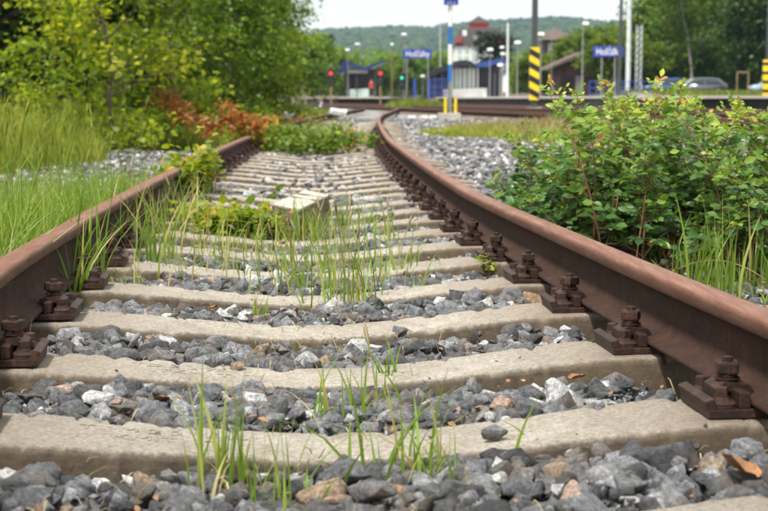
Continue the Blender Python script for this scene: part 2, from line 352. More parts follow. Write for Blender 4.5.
# leaf templates (along +Y from the origin, unit length)
LEAF = np.array([[0, 0, 0], [-.22, .28, .04], [-.27, .58, .03], [0, 1.0, -.10], [.27, .58, .03], [.22, .28, .04], [0, .33, -.02], [0, .66, -.03]], float)
LEAF_F = np.array([[0, 6, 1, 1], [1, 6, 7, 2], [2, 7, 3, 3], [0, 5, 6, 6], [5, 4, 7, 6], [4, 3, 7, 7]])
LEAF_T = np.array([[0, 6, 1], [1, 6, 7], [1, 7, 2], [2, 7, 3], [0, 5, 6], [5, 7, 6], [5, 4, 7], [4, 3, 7]])
CARD = np.array([[0, 0, 0], [-.34, .45, .05], [0, 1.0, -.08], [.34, .45, .05]], float); CARD_F = np.array([[0, 3, 2, 1]])

# ------------------------------------------------------------------ the siding's centre line (u = offset to the right, s = arc length)
CL = [(0.75, -4.0), (0.42, -1.5), (0.12, 0.8), (-0.02, 2.1), (-0.062, 2.49), (-0.112, 2.94), (-0.168, 3.5), (-0.232, 4.3), (-0.295, 5.1), (-0.375, 6.3), (-0.475, 8.4), (-0.60, 11.5), (-0.71, 15.0), (-0.80, 21.0), (-0.86, 28.0), (-0.80, 36.0), (-0.58, 44.0), (-0.30, 54.0), (-0.08, 60.0)]
def lift(y): return 0.020 * np.clip((6.2 - np.asarray(y, float)) / 2.7, 0, 1)   # the bed falls very slightly away from the camera
def catmull(P, step):
    P = [Vector((*p, 0)) for p in P]; P = [2 * P[0] - P[1]] + P + [2 * P[-1] - P[-2]]; out = []
    for i in range(1, len(P) - 2):
        a, b, c, d = P[i - 1:i + 3]; n = max(2, int((c - b).length / step * 3))
        for k in range(n):
            t = k / n; out.append(0.5 * ((2 * b) + (c - a) * t + (2 * a - 5 * b + 4 * c - d) * t * t + (3 * b - a - 3 * c + d) * t ** 3))
    out.append(P[-2]); L = [0.0]
    for p, q in zip(out, out[1:]): L.append(L[-1] + (q - p).length)
    n = int(L[-1] / step); s = np.linspace(0, L[-1], n + 1); A = np.array([[v.x, v.y] for v in out])
    return s, np.stack([np.interp(s, L, A[:, 0]), np.interp(s, L, A[:, 1])], 1)
S_, CP = catmull(CL, 0.12)
CT = np.gradient(CP, axis=0); CT /= np.linalg.norm(CT, axis=1, keepdims=True)
def track(s, u=0.0, z=0.0):
    x, y = np.interp(s, S_, CP[:, 0]), np.interp(s, S_, CP[:, 1]); tx, ty = np.interp(s, S_, CT[:, 0]), np.interp(s, S_, CT[:, 1])
    return Vector((x + ty * u, y - tx * u, z + float(lift(y)))), math.atan2(-tx, ty)
def track_np(s, u):
    x, y = np.interp(s, S_, CP[:, 0]), np.interp(s, S_, CP[:, 1]); tx, ty = np.interp(s, S_, CT[:, 0]), np.interp(s, S_, CT[:, 1])
    return x + ty * u, y - tx * u
def s_at_y(y): return float(np.interp(y, CP[:, 1], S_))

# ------------------------------------------------------------------ rails
half = [(0, 0), (.058, 0), (.0625, .003), (.0625, .0105), (.050, .0135), (.020, .0215), (.0105, .031), (.0075, .045), (.0070, .085), (.0090, .101), (.017, .110), (.032, .1145), (.0345, .118), (.0345, .136), (.0315, .1435), (.025, .1475), (.012, .149), (0, .1493)]
prof = half + [(-x, z) for x, z in reversed(half[1:-1])]
def wear_of(x, z): return max(0.0, min(1.0, (z - .1415) / .004)) if z > .12 else 0.0
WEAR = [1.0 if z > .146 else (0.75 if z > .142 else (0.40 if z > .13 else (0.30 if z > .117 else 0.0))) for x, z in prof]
def sweep_rail(P, name, label, z0=0.0205, u=0.0, group=None):
    P = np.asarray(P, float); T = np.gradient(P, axis=0); T /= np.linalg.norm(T, axis=1, keepdims=True); N = np.stack([T[:, 1], -T[:, 0]], 1)
    pr = np.array(prof); n, k = len(P), len(pr)
    xy = P[:, None, :] + N[:, None, :] * (pr[:, 0][None, :, None] + u)
    V = np.concatenate([xy, (pr[:, 1] + z0)[None, :, None] + lift(P[:, 1])[:, None, None] * np.ones((1, k, 1))], -1).reshape(-1, 3)
    i = np.arange(n - 1)[:, None] * k; j = np.arange(k)[None, :]; j2 = (j + 1) % k
    F = np.stack([i + j, i + j2, i + k + j2, i + k + j], -1).reshape(-1, 4)
    F = F[:, ::-1]
    o = mesh_np(name, V, [F, np.array([list(range(k))]), np.array([list(range((n - 1) * k, n * k))[::-1]])], "rail_rust", smooth=True, tone=np.tile(WEAR, n), attr="wear")
    me = o.data
    me.polygons.foreach_set("use_smooth", np.ones(len(me.polygons), bool))
    return tag(o, label, "rail", group)
sweep_rail(CP, "rail", "long rusty rail curving along the left side of the overgrown siding, grass behind it", u=-0.752)
sweep_rail(CP, "rail", "long rusty rail on the right side of the overgrown siding, green rose bush behind it", u=0.752)

# ------------------------------------------------------------------ concrete sleepers
rng = np.random.default_rng(7)
def fbm(x, y, seed=0, oct=4, f=1.0):
    r = np.random.default_rng(seed); out = np.zeros_like(x); a = 1.0
    for _ in range(oct):
        for _k in range(3):
            th = r.uniform(0, PI * 2); ph = r.uniform(0, PI * 2); fx, fy = math.cos(th) * f, math.sin(th) * f
            out += a / 3 * np.sin(x * fx * 6.28 + y * fy * 6.28 + ph)
        a *= 0.55; f *= 2.03
    return out
def sleeper_top(x):
    ax = np.abs(x)
    t = np.clip((ax - 0.08) / 0.54, 0, 1); t = .65 * t + .35 * t * t * (3 - 2 * t)
    z = -0.048 * (1 - t)
    e = np.clip((ax - 0.95) / 0.28, 0, 1); return z - 0.03 * e
def sleeper_mesh(seed, nx=420):
    x = np.linspace(-1.22, 1.22, nx); zt = sleeper_top(x)
    hw = 0.098 + 0.016 * np.clip((np.abs(x) - .25) / .3, 0, 1)          # half width of the top
    hs = [(-1.26, -.20, 1), (-1.15, -.09, 1), (-1.085, -.040, 1), (-1.045, -.016, 1), (-1.028, -.0065, .6), (-1.0, -.0012, .05), (-.975, 0, 0), (-.6, 0, 0), (-.3, 0, 0)]; sect = hs + [(0, 0, 0)] + [(-a, z, w) for a, z, w in hs[::-1]]
    k = len(sect); V = np.zeros((nx, k, 3)); W = np.zeros((nx, k))
    for j, (a, dz, w) in enumerate(sect):
        V[:, j, 0] = x; V[:, j, 1] = a * hw; V[:, j, 2] = zt + dz; W[:, j] = w
        V[:, j, 1] += 0.0009 * fbm(x, x * 0 + j * 0.05, seed + 5, 4, 9.0) * (0.2 + abs(a)) * (1 if abs(a) > .9 else 0)
        V[:, j, 2] += 0.0007 * fbm(x, x * 0 + a * .1, seed + 9, 4, 7.0)
    # chipped edges
    r = np.random.default_rng(seed)
    for _ in range(60):
        cx = r.uniform(-1.15, 1.15); side = r.choice([5, 13]); w = r.uniform(.003, .016); d = r.uniform(.002, .008)
        g = np.exp(-((x - cx) / w) ** 2) * d
        for jj in (side - 1, side, side + 1):
            V[:, jj, 2] -= g; V[:, jj, 1] -= np.sign(sect[side][0]) * g; W[:, jj] = np.clip(W[:, jj] + g * 25, 0, 1)
    i = np.arange(nx - 1)[:, None] * k; j = np.arange(k - 1)[None, :]
    F = np.stack([i + j, i + k + j, i + k + j + 1, i + j + 1], -1).reshape(-1, 4)
    ends = [np.array([list(range(k))]), np.array([list(range((nx - 1) * k, nx * k))[::-1]])]
    return V.reshape(-1, 3), [F] + ends, W.ravel()
ORD = ["first", "second", "third", "fourth", "fifth", "sixth", "seventh", "eighth", "ninth", "tenth", "eleventh", "twelfth", "thirteenth", "fourteenth", "fifteenth", "sixteenth", "seventeenth", "eighteenth", "nineteenth", "twentieth", "twenty-first", "twenty-second", "twenty-third", "twenty-fourth"]
ORD_ = ["first", "second", "third", "fourth", "fifth", "sixth", "seventh", "eighth", "ninth", "tenth", "eleventh", "twelfth"]
SP = 0.612; D0 = 1.79
protos = []
for i in range(4):
    V, F, W = sleeper_mesh(20 + i * 3)
    protos.append(mesh_np("sleeper", V, F, "sleeper_concrete", smooth=True, tone=W, attr="wear"))
s0 = s_at_y(D0)
sleeper_s = [s0 + SP * k for k in range(-2, 56)]
SLEEPER_POS = []
used = [False] * 4
for k, s in enumerate(sleeper_s):
    idx = k - 2                                       # 0 = the one just cut by the lower right corner
    v = k % 4
    o = protos[v] if not used[v] else protos[v].copy()
    if used[v]: C.objects.link(o)
    used[v] = True
    p, rz = track(s); o.location = p; o.rotation_euler = (rng.normal(0, .006), rng.normal(0, .004), rz + rng.normal(0, .006))
    if idx < 0: lab = "worn concrete sleeper just outside the bottom edge of the photo"
    elif idx == 0: lab = "concrete sleeper peeping in only at the bottom right corner of the photo"
    elif idx == 1: lab = "broad pale concrete sleeper nearest the camera, embossed lettering on its left half"
    elif idx == 2: lab = "concrete sleeper with faint embossed letters, second full one from the camera"
    elif idx <= 11: lab = f"dusty beige concrete sleeper, {ORD[idx-1]} full one up the track from the camera"
    elif idx <= 24: lab = f"concrete sleeper in the tight rows before the weed mound, {ORD[idx-1]} from the camera"
    else: lab = "distant concrete sleeper on the siding beyond the green weed mound"
    o.name = "sleeper"; tag(o, lab, "railway sleeper", "concrete sleepers of the siding")
    SLEEPER_POS.append((s, idx, o))

def text_mesh(txt, size, name, mat, depth=0.003, parent=None, align='CENTER'):
    cu = bpy.data.curves.new(name, 'FONT'); cu.body = txt; cu.size = size; cu.extrude = depth; cu.align_x = align; cu.align_y = 'CENTER'; cu.resolution_u = 3
    t = bpy.data.objects.new(name, cu); C.objects.link(t); bpy.context.view_layer.update()
    me = bpy.data.meshes.new_from_object(t.evaluated_get(bpy.context.evaluated_depsgraph_get()))
    bpy.data.objects.remove(t); bpy.data.curves.remove(cu)
    me.materials.clear(); me.materials.append(MATS[mat]); o = bpy.data.objects.new(name, me); C.objects.link(o)
    if parent is not None: o.parent = parent
    return o
for s, idx, o in SLEEPER_POS:
    if idx in (1, 2):
        o.data = o.data.copy()
        L = [("TDM 2 2 7540", 0.035, -0.33), ("1 TKMIT  TI", -0.02, -0.36)] if idx == 1 else [("TD 2 2 7531", 0.035, -0.30), ("ITKM  TI T", -0.02, -0.27)]
        for txt, yy, xx in L:
            t = text_mesh(txt, 0.043, "lettering", "sleeper_concrete", 0.0008, o)
            me = t.data                                 # wrap the letters on the sleeper's curved top
            for v in me.vertices:
                v.co.x = v.co.x * 1.15 + xx; v.co.y += yy; v.co.z = float(sleeper_top(np.array([v.co.x]))[0]) + 0.0004 + max(0.0, v.co.z)
for s, idx, o in SLEEPER_POS: pass

# ------------------------------------------------------------------ rail fastenings (ribbed plate, clamps, clamp bolts, sleeper screws)
def make_fastening(seed):
    q = random.Random(seed)
    root = empty("rail_fastening", (0, 0, 0))
    b = MB(); b.box((0, 0, .010), (.292, .17, .018), bev=.003)
    for sx in (-1, 1):
        b.box((sx * .139, 0, .024), (.019, .168, .030), ry=sx * .35, bev=.003)
        b.box((sx * .0765, .052, .035), (.021, .056, .032), bev=.003); b.box((sx * .0765, -.052, .035), (.021, .056, .032), bev=.003)
    b.build("base_plate", "fastening_rust", root)
    for sx in (-1, 1):
        c = MB(); c.prism([(sx * .040, -.034, .038), (sx * .052, -.034, .056), (sx * .098, -.034, .062), (sx * .118, -.034, .050), (sx * .120, -.034, .020), (sx * .104, -.034, .020), (sx * .100, -.034, .044), (sx * .060, -.034, .040)], (0, .068, 0))
        c.build("clamp", "fastening_rust", root)
        n_ = MB(); n_.cyl((sx * .084, 0, .062), (sx * .084, 0, .067), .024, n=20, bev=.0015); n_.cyl((sx * .084, 0, .067), (sx * .084, 0, .074), .019, n=16, bev=.0015)
        a_ = q.uniform(-.012, .012); n_.box((sx * .084, 0, .086), (.040, .040, .024), rz=q.uniform(0, 1.5), bev=.004); n_.cyl((sx * .084, 0, .074), (sx * .084, 0, .097), .0225, n=6, bev=.002); n_.cyl((sx * .084, 0, .09), (sx * .084, 0, .107), .0105, n=12, bev=.0015)
        n_.build("clamp_bolt", "fastening_rust", root)
        for sy in (-1, 1):
            w = MB(); x, y = sx * .112, sy * .053
            w.cyl((x, y, .018), (x, y, .026), .030, .029, n=20, bev=.0015); w.cyl((x, y, .0265), (x, y, .033), .029, .020, n=20, bev=.001); w.cyl((x, y, .033), (x, y, .040), .017, .014, n=16)
            w.box((x, y, .048), (.023, .023, .020), rz=q.uniform(0, 1.5), bev=.003, taper=(.9, .9))
            w.build("sleeper_screw", "fastening_rust", root)
    return root
fps = [make_fastening(k) for k in range(5)]; fresh = list(fps)
for s, idx, o in SLEEPER_POS:
    for side_, su in (("left", -0.752), ("right", 0.752)):
        if idx > 36 or idx < 0: continue
        r = fresh.pop() if fresh else copy_tree(fps[int(rng.integers(0, 5))])
        p, rz = track(s, su); r.location = p; r.scale = (.96, .94, .90); r.rotation_euler = (0, 0, rz + rng.normal(0, .015) + (PI if rng.random() < .5 else 0)); r.name = "rail_fastening"
        if idx <= 24: lab = f"rusty rail fastening under the {side_} rail on the {ORD[max(idx-1,0)]} full sleeper from the camera" if idx > 0 else f"rusty rail fastening under the {side_} rail below the bottom edge of the photo"
        else: lab = f"small rusty bolted fastening in the crowded far row along the {side_} rail"
        tag(r, lab, "rail fastening", f"rail fastenings along the {side_} rail")

# ------------------------------------------------------------------ ground and ballast
def ground_h(x, y):
    """terrain height: flat yard, bank with the road on the right beyond 100 m, rising far land"""
    z = np.full_like(x, -0.10)
    bank = np.clip((y - 100 + np.clip(30 - x, 0, 60) * 1.0) / 8, 0, 1) * np.clip((x - 14 - (y - 100) * .05) / 4, 0, 1); bank = bank * bank * (3 - 2 * bank)
    z = z + bank * 1.05 * (y > 90)
    far = np.clip((y - 190) / 900, 0, 1); z = z + far * 9 + np.clip((y - 185) / 30, 0, 1) * .9 * (1 - bank)
    return z
ys = np.concatenate([np.arange(-12, 20, 1.0), np.arange(20, 200, 3.0), np.geomspace(200, 5200, 40)])
xs = np.concatenate([-np.geomspace(4000, 32, 26), np.arange(-30, 60, 2.0), np.geomspace(60, 4000, 26)])
X, Y = np.meshgrid(xs, ys); Z = ground_h(X, Y)
n, k = X.shape; i = np.arange(n - 1)[:, None] * k; j = np.arange(k - 1)[None, :]
F = np.stack([i + j, i + j + 1, i + k + j + 1, i + k + j], -1).reshape(-1, 4)
tag(mesh_np("ground", np.stack([X, Y, Z], -1).reshape(-1, 3), [F], "ground_dirt", smooth=True), kind="structure")

def strip(name, pts, ul, ur, z, mat, drop=0.06):
    """bed strip following a polyline, from offset ul to ur"""
    P = np.asarray(pts, float); T = np.gradient(P, axis=0); T /= np.linalg.norm(T, axis=1, keepdims=True); N = np.stack([T[:, 1], -T[:, 0]], 1)
    us = [ul - .25, ul, (ul + ur) / 2, ur, ur + .25]; zs = [z - drop, z, z, z, z - drop]
    V = np.stack([np.concatenate([P + N * u, np.full((len(P), 1), zz)], 1) for u, zz in zip(us, zs)], 1).reshape(-1, 3)
    n, k = len(P), 5; i = np.arange(n - 1)[:, None] * k; j = np.arange(k - 1)[None, :]
    return tag(mesh_np(name, V, [np.stack([i + j, i + j + 1, i + k + j + 1, i + k + j], -1).reshape(-1, 4)], mat, smooth=True), kind="structure")
strip("ballast_bed", CP[::4], -3.4, 4.6, -0.092, "ballast_bed")

def stone_templates(n, seed, sub):
    r = np.random.default_rng(seed); out = []
    for _ in range(n):
        bm = bmesh.new(); P = r.normal(size=(r.integers(9, 14) if sub else 9, 3)); P /= np.linalg.norm(P, axis=1, keepdims=True); P *= r.uniform(.75, 1.0, (len(P), 1)); P *= np.array([1.0, r.uniform(.65, .9), r.uniform(.5, .8)])
        for p in P: bm.verts.new(p)
        h = bmesh.ops.convex_hull(bm, input=list(bm.verts)); bmesh.ops.delete(bm, geom=[g for g in h['geom_interior'] if isinstance(g, bmesh.types.BMVert)], context='VERTS')
        if sub:
            bmesh.ops.bevel(bm, geom=list(bm.edges), offset=.045, segments=1, affect='EDGES', clamp_overlap=True); bmesh.ops.triangulate(bm, faces=list(bm.faces))
            if sub > 1:
                bmesh.ops.subdivide_edges(bm, edges=list(bm.edges), cuts=1, use_grid_fill=True)
                ph = r.uniform(0, 6, 6)
                for v in bm.verts:
                    c = v.co; v.co = c * (1 + .045 * math.sin(c.x * 5 + ph[0]) * math.sin(c.y * 6 + ph[1]) + .03 * math.sin(c.z * 9 + ph[2] + c.x * 7) + r.normal(0, .014))
        for v in bm.verts:
            L = v.co.length
            if L > 1.0: v.co *= 1.0 / L
            if abs(v.co.z) > .72: v.co.z *= .72 / abs(v.co.z)
        bmesh.ops.triangulate(bm, faces=list(bm.faces)); bmesh.ops.recalc_face_normals(bm, faces=list(bm.faces))
        bm.verts.index_update(); bm.verts.ensure_lookup_table()
        out.append((np.array([v.co[:] for v in bm.verts]), np.array([[v.index for v in f.verts] for f in bm.faces]))); bm.free()
    return out
def tone_pick(r, n, pale=0.0):
    t = np.clip(r.normal(.37 + pale, .22, n), 0, .88); q = r.random(n)
    t = np.where(q < .03 + pale * .2, r.uniform(.84, .90, n), t); t = np.where(q > .972, r.uniform(.93, 1.0, n), t); return t
def y_near(s): return np.interp(s, S_, CP[:, 1])
def ballast(name, s_rng, u_rng, density, size, tmpl, z_of, seed, mat, layers=1, mask=None, pale=0.0):
    r = np.random.default_rng(seed); n = int((s_rng[1] - s_rng[0]) * (u_rng[1] - u_rng[0]) * density * layers)
    s = r.uniform(*s_rng, n); u = r.uniform(*u_rng, n); sz = np.clip(r.lognormal(math.log(size), .38, n), size * .35, size * 1.9)
    ph = (s - s0) / SP; d = np.abs(ph - np.round(ph)) * SP
    keep = ~((d < .118 + sz * .42) & (np.abs(u) < 1.22))                          # sleepers
    keep &= ~((np.abs(np.abs(u) - .752) < .075 + sz * .5) & (d > -1))              # under the rails
    keep &= ~((u > .84) & (y_near(s) < 5.2) & (r.random(n) < .55))
    if mask is not None: keep &= mask(s, u, r)
    s, u, sz = s[keep], u[keep], sz[keep]; n = len(s); x, y = track_np(s, u)
    z = z_of(s, u) + r.uniform(-.030, .014, n) * (size / .03) - sz * .1 + lift(y)
    order = r.integers(0, len(tmpl), n); Vs, Fs, Ts, off = [], [], [], 0
    R = rand_rot(r, n, .5); tn = tone_pick(r, n, pale)
    for t in range(len(tmpl)):
        q = order == t
        if not q.any(): continue
        V, F = scatter(tmpl[t][0], tmpl[t][1], np.stack([x[q], y[q], z[q]], 1), R[q], sz[q])
        Vs.append(V); Fs.append(F + off); Ts.append(np.repeat(tn[q], len(tmpl[t][0]))); off += len(V)
    return np.concatenate(Vs), np.concatenate(Fs), np.concatenate(Ts)
T2 = stone_templates(16, 3, 2); T1 = stone_templates(12, 4, 1); T0 = stone_templates(10, 5, 0)
def zin(s, u):
    return np.where(np.abs(u) < .70, -.062 + .020 * np.clip((np.abs(u) - .2) / .35, 0, 1) + .012 * np.sin(s * 3.1 + u * 4), -.045 + 0.02 * np.sin(s * 2.3 + u * 3))
VF = []
sA, sB, sC, sD = s_at_y(1.2), s_at_y(4.6), s_at_y(9.5), s_at_y(24)
VF.append(ballast("", (sA, sB), (-1.5, 1.9), 640, .030, T2, zin, 1, "", layers=3))
VF.append(ballast("", (sB, sC), (-2.2, 2.3), 540, .030, T1, zin, 2, "", layers=3))
def join(VF):
    V, F, T, off = [], [], [], 0
    for v, f, t in VF: V.append(v); F.append(f + off); T.append(t); off += len(v)
    return np.concatenate(V), np.concatenate(F), np.concatenate(T)
VF.append(ballast("", (sA, sB), (-.70, .70), 2600, .008, T0, lambda s, u: zin(s, u) - .004, 6, ""))
V, F, T = join(VF)
tag(mesh_np("ballast_gravel", V, [F], "ballast_stone", tone=T), "loose grey and bluish track ballast between the near sleepers", "ballast", kind="stuff")
VF = [ballast("", (sA, s_at_y(4.6)), (1.9, 4.2), 420, .034, T0, lambda s, u: zin(s, u) - .02, 17, "", layers=2), ballast("", (s_at_y(5.5), sC), (-3.2, -1.6), 230, .034, T0, zin, 15, "", layers=1, pale=.15), ballast("", (sC, sD), (-3.2, 4.8), 230, .034, T0, zin, 3, "", layers=1, pale=.12), ballast("", (sD, s_at_y(44)), (-2.4, 4.8), 90, .042, T0, zin, 4, "", layers=1, pale=.12),
      ballast("", (s_at_y(4.6), sC), (2.2, 4.2), 200, .034, T0, zin, 5, "", layers=1, pale=.1)]
def loose_on(s_lo, s_hi, n, size, seed):
    r = np.random.default_rng(seed); s = r.uniform(s_lo, s_hi, n); u = np.clip(r.normal(.1, .32, n), -.6, .6); x, y = track_np(s, u); sz = r.uniform(.5, 1.2, n) * size; Vs, Fs, Ts, off = [], [], [], 0; tn = tone_pick(r, n); o = r.integers(0, 10, n)
    for t in range(10):
        q = o == t; V, F = scatter(T0[t][0], T0[t][1], np.stack([x[q], y[q], sleeper_top(u[q]) + sz[q] * .45 + lift(y[q])], 1), rand_rot(r, int(q.sum()), .3), sz[q]); Vs.append(V); Fs.append(F + off); Ts.append(np.repeat(tn[q], len(T0[t][0]))); off += len(V)
    return np.concatenate(Vs), np.concatenate(Fs), np.concatenate(Ts)
VF += [loose_on(s_at_y(6), s_at_y(15), 230, .028, 81), loose_on(s_at_y(2.2), s_at_y(8), 160, .006, 82)]
V, F, T = join(VF)
tag(mesh_np("far_ballast_gravel", V, [F], "far_ballast_stone", tone=T), "pale grey gravel spread beside and beyond the far part of the siding", "gravel", kind="stuff")

# single stones that stand out
def lone_stone(px, py, z, size, t, tone, label, seed, mat="ballast_stone"):
    p = gnd(px, py, z); r = np.random.default_rng(seed); tv, tf = T2[t]
    V = (rand_rot(r, 1, .3)[0] @ (tv * np.array([1.0, .85, .8]) * size).T).T
    o = mesh_np("stone", V, [tf], mat, tone=np.full(len(V), tone)); o.location = p
    return tag(o, label, "stone")
lone_stone(492, 430, .004, .040, 6, .45, "grey brown stone sitting alone on the nearest sleeper right of centre", 1)
lone_stone(402, 331, -.018, .044, 5, .40, "rounded grey stone on the front edge of a sleeper mid track", 2)
lone_stone(434, 185, .055, .040, 7, .42, "small round grey stone resting on the foot of the right rail", 3)
lone_stone(98, 400, -.005, .046, 4, .885, "white flat faced stone at the left between the two nearest sleepers", 4)
lone_stone(258, 402, -.018, .040, 9, .87, "whitish pink stone in the ballast behind the nearest sleeper", 6)
lone_stone(238, 366, -.012, .030, 1, .955, "small tan stone lying against the far edge of the second sleeper", 7)
lone_stone(605, 478, -.015, .058, 0, .66, "large pale grey stone at the bottom right in front of the nearest sleeper", 8)
lone_stone(372, 492, -.02, .055, 3, .40, "large dull grey stone at the bottom middle in front of the nearest sleeper", 9)

# cracked slab lying across the sleepers
sl = empty("cable_slab", (0, 0, 0), label="pale concrete slab with two dark grooves lying lengthwise on the sleepers among grass", cat="concrete slab")
A_, B_, D_ = Vector((-.38, 6.29, .070)), Vector((-.277, 7.18, .078)), Vector((-.536, 6.64, .066))
E_ = B_ + (D_ - A_)
def roughen(b, cuts, amp, seed):
    bmesh.ops.triangulate(b.bm, faces=list(b.bm.faces)); bmesh.ops.subdivide_edges(b.bm, edges=list(b.bm.edges), cuts=cuts, use_grid_fill=True); q = random.Random(seed); bmesh.ops.remove_doubles(b.bm, verts=list(b.bm.verts), dist=1e-5)
    for v in b.bm.verts:
        c = v.co; v.co = c + Vector((math.sin(c.y * 31 + c.z * 40), math.sin(c.x * 37 + c.y * 9), math.sin(c.x * 29 + c.y * 33))) * amp + Vector((q.gauss(0, amp * .5), q.gauss(0, amp * .5), q.gauss(0, amp * .35)))
    return b
b = MB(); b.prism([A_, B_, E_, D_], (0, 0, -.10)); o = roughen(b, 9, .004, 1).build("slab_body", "slab_shaded_side", sl)
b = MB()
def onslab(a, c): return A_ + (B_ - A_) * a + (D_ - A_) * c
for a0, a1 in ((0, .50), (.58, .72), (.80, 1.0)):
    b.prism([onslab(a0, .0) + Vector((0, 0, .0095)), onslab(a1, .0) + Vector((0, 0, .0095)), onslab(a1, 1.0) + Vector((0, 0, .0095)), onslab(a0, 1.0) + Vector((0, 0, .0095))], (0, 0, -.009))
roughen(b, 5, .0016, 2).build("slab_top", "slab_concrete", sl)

# ------------------------------------------------------------------ grass
def blades(pos, h, w, lean, rng, seg=4, yaw=None):
    """grass blades as curved tapering strips"""
    n = len(pos); yaw = rng.uniform(0, 2 * PI, n) if yaw is None else yaw
    d = np.stack([np.cos(yaw), np.sin(yaw)], 1); face = rng.uniform(0, 2 * PI, n); fd = np.stack([np.cos(face), np.sin(face)], 1)
    V = np.zeros((n, 2 * seg + 1, 3)); ts = np.linspace(0, 1, seg + 1)
    for i_, t in enumerate(ts):
        bend = lean * t ** 2.0; z = h * (t - .28 * (lean / np.maximum(h, 1e-4)) ** 2 * t ** 3)
        c = np.stack([pos[:, 0] + d[:, 0] * bend, pos[:, 1] + d[:, 1] * bend, pos[:, 2] + z], 1)
        ww = w * (1 - t ** 1.6) * .5 * (0.7 + 0.6 * min(1, t * 3))
        if i_ == seg: V[:, 2 * seg] = c
        else:
            V[:, 2 * i_] = c; V[:, 2 * i_ + 1] = c; V[:, 2 * i_, :2] -= fd * ww[:, None]; V[:, 2 * i_ + 1, :2] += fd * ww[:, None]
    k = 2 * seg + 1; q = np.array([[2 * a, 2 * a + 1, 2 * a + 3, 2 * a + 2] for a in range(seg - 1)]); t_ = np.array([[2 * seg - 2, 2 * seg - 1, 2 * seg]])
    off = (np.arange(n) * k)[:, None, None]
    return V.reshape(-1, 3), [(q[None] + off).reshape(-1, 4), (t_[None] + off).reshape(-1, 3)], k
def grass_obj(name, pos, h, w, lean, rng, mat, tone, seg=4):
    V, F, k = blades(pos, h, w, lean, rng, seg)
    return mesh_np(name, V, F, mat, tone=np.repeat(tone, k), smooth=True)
def seedheads(pos, h, lean, rng, mat, size=.06, parent=None, name="seed_heads"):
    paths, radii = [], []
    for p, hh, ll in zip(pos, h, lean):
        a = rng.uniform(0, 2 * PI); d = np.array([math.cos(a), math.sin(a), 0]); t = np.linspace(0, 1, 6)
        P = p[None] + d[None] * (ll * t ** 2)[:, None] + np.array([0, 0, 1])[None] * (hh * t)[:, None]; e = (P[-1] - P[-2]); e /= np.linalg.norm(e)
        P2 = np.concatenate([P, [P[-1] + e * size * .3, P[-1] + e * size * .7, P[-1] + e * size]]); paths.append(P2); radii.append(np.array([.0014] * 5 + [.0012, .0042, .0040, .0005]))
    V, F = tubes_np(paths, radii, 4); return V, F
def clumpy(rng, n, xr, yr, nc, sd):
    c = np.stack([rng.uniform(*xr, nc), rng.uniform(*yr, nc)], 1); i_ = rng.integers(0, nc, n); return c[i_] + rng.normal(0, sd, (n, 2))

# near strip of tall grass behind the left rail
r = np.random.default_rng(11)
def left_rail_x(y): return np.interp(y, CP[:, 1], CP[:, 0]) - .752
n = 11500; y = 1.6 + (8.3) * r.random(n) ** 1.15; y = y + r.normal(0, .1, n)
off = .065 + np.abs(r.normal(0, .5, n)); cl = np.sin(y * 5.1 + off * 7) * np.sin(y * 2.3 - off * 4.1)
keep = (cl > -.55) & (y > 1.5); y, off = y[keep], off[keep]; n = len(y)
x = left_rail_x(y) - off; h = np.clip(r.normal(.26, .10, n), .07, .50) * np.where(y > 6.5, .6, 1); kk = (y < 7.5) | (r.random(n) < .5); y, x, off, h = y[kk], x[kk], off[kk], h[kk]; n = len(y); h *= .8 + .4 * r.random(n)
grass1 = grass_obj("grass", np.stack([x, y, np.full(n, -.06)], 1), h, np.clip(r.normal(.0050, .0015, n), .002, .009), h * np.abs(r.normal(.35, .25, n)), r, "grass_near", np.clip(r.beta(2.8, 2.0, n) * .97, 0, 1), 5)
tag(grass1, "long fresh green grass growing along the outside of the left rail", "grass", kind="stuff")
# tall seed stalks over it
n = 150; y = r.uniform(3.0, 8.5, n); x = left_rail_x(y) - .15 - np.abs(r.normal(0, .8, n)); h = r.uniform(.34, .60, n)
V, F = seedheads(np.stack([x, y, np.full(n, -.06)], 1), h, h * .2, r, "dry_grass", .06)
tag(mesh_np("seed_grass", V, [F], "grass_field", tone=r.uniform(.2, 1, len(V)), smooth=True), "pale seed heads standing above the grass at the left", "grass", kind="stuff")
# the meadow beyond
n = 62000; y = 5.5 + 60 * r.random(n) ** 1.6; lim = left_rail_x(np.minimum(y, 50)) ; gap = np.where(y < 7, 1.2, np.where(y < 17, 1.50 + .25 * np.sin(y * 1.3), .55))
x = lim - gap - np.abs(r.normal(0, 1.0, n)) * (1 + y * .16) ; x += 0
c = np.sin(x * 2.1 + y * .9) * np.sin(x * 1.1 - y * 1.7) ; keep = c > -.75; x, y, c = x[keep], y[keep], c[keep]; n = len(x)
h = np.clip(r.normal(.42, .09, n), .15, .66) + .05 * c; h = np.where(y > 20, h * .8, np.where((y > 11) & (y < 18), h * 1.25, h))
h = np.where(x > left_rail_x(np.minimum(y, 50)) - 1.9, h * .6, h)
grass2 = grass_obj("meadow_grass", np.stack([x, y, np.full(n, -.10)], 1), h, np.clip(.0035 + .0011 * y * r.uniform(.7, 1.3, n), .004, .035), h * np.abs(r.normal(.30, .2, n)), r, "grass_field", np.clip(.42 + .16 * c + r.normal(0, .17, n), 0, 1), 3)
tag(grass2, "bright yellow green meadow grass between the left gravel and the wood", "grass", kind="stuff")
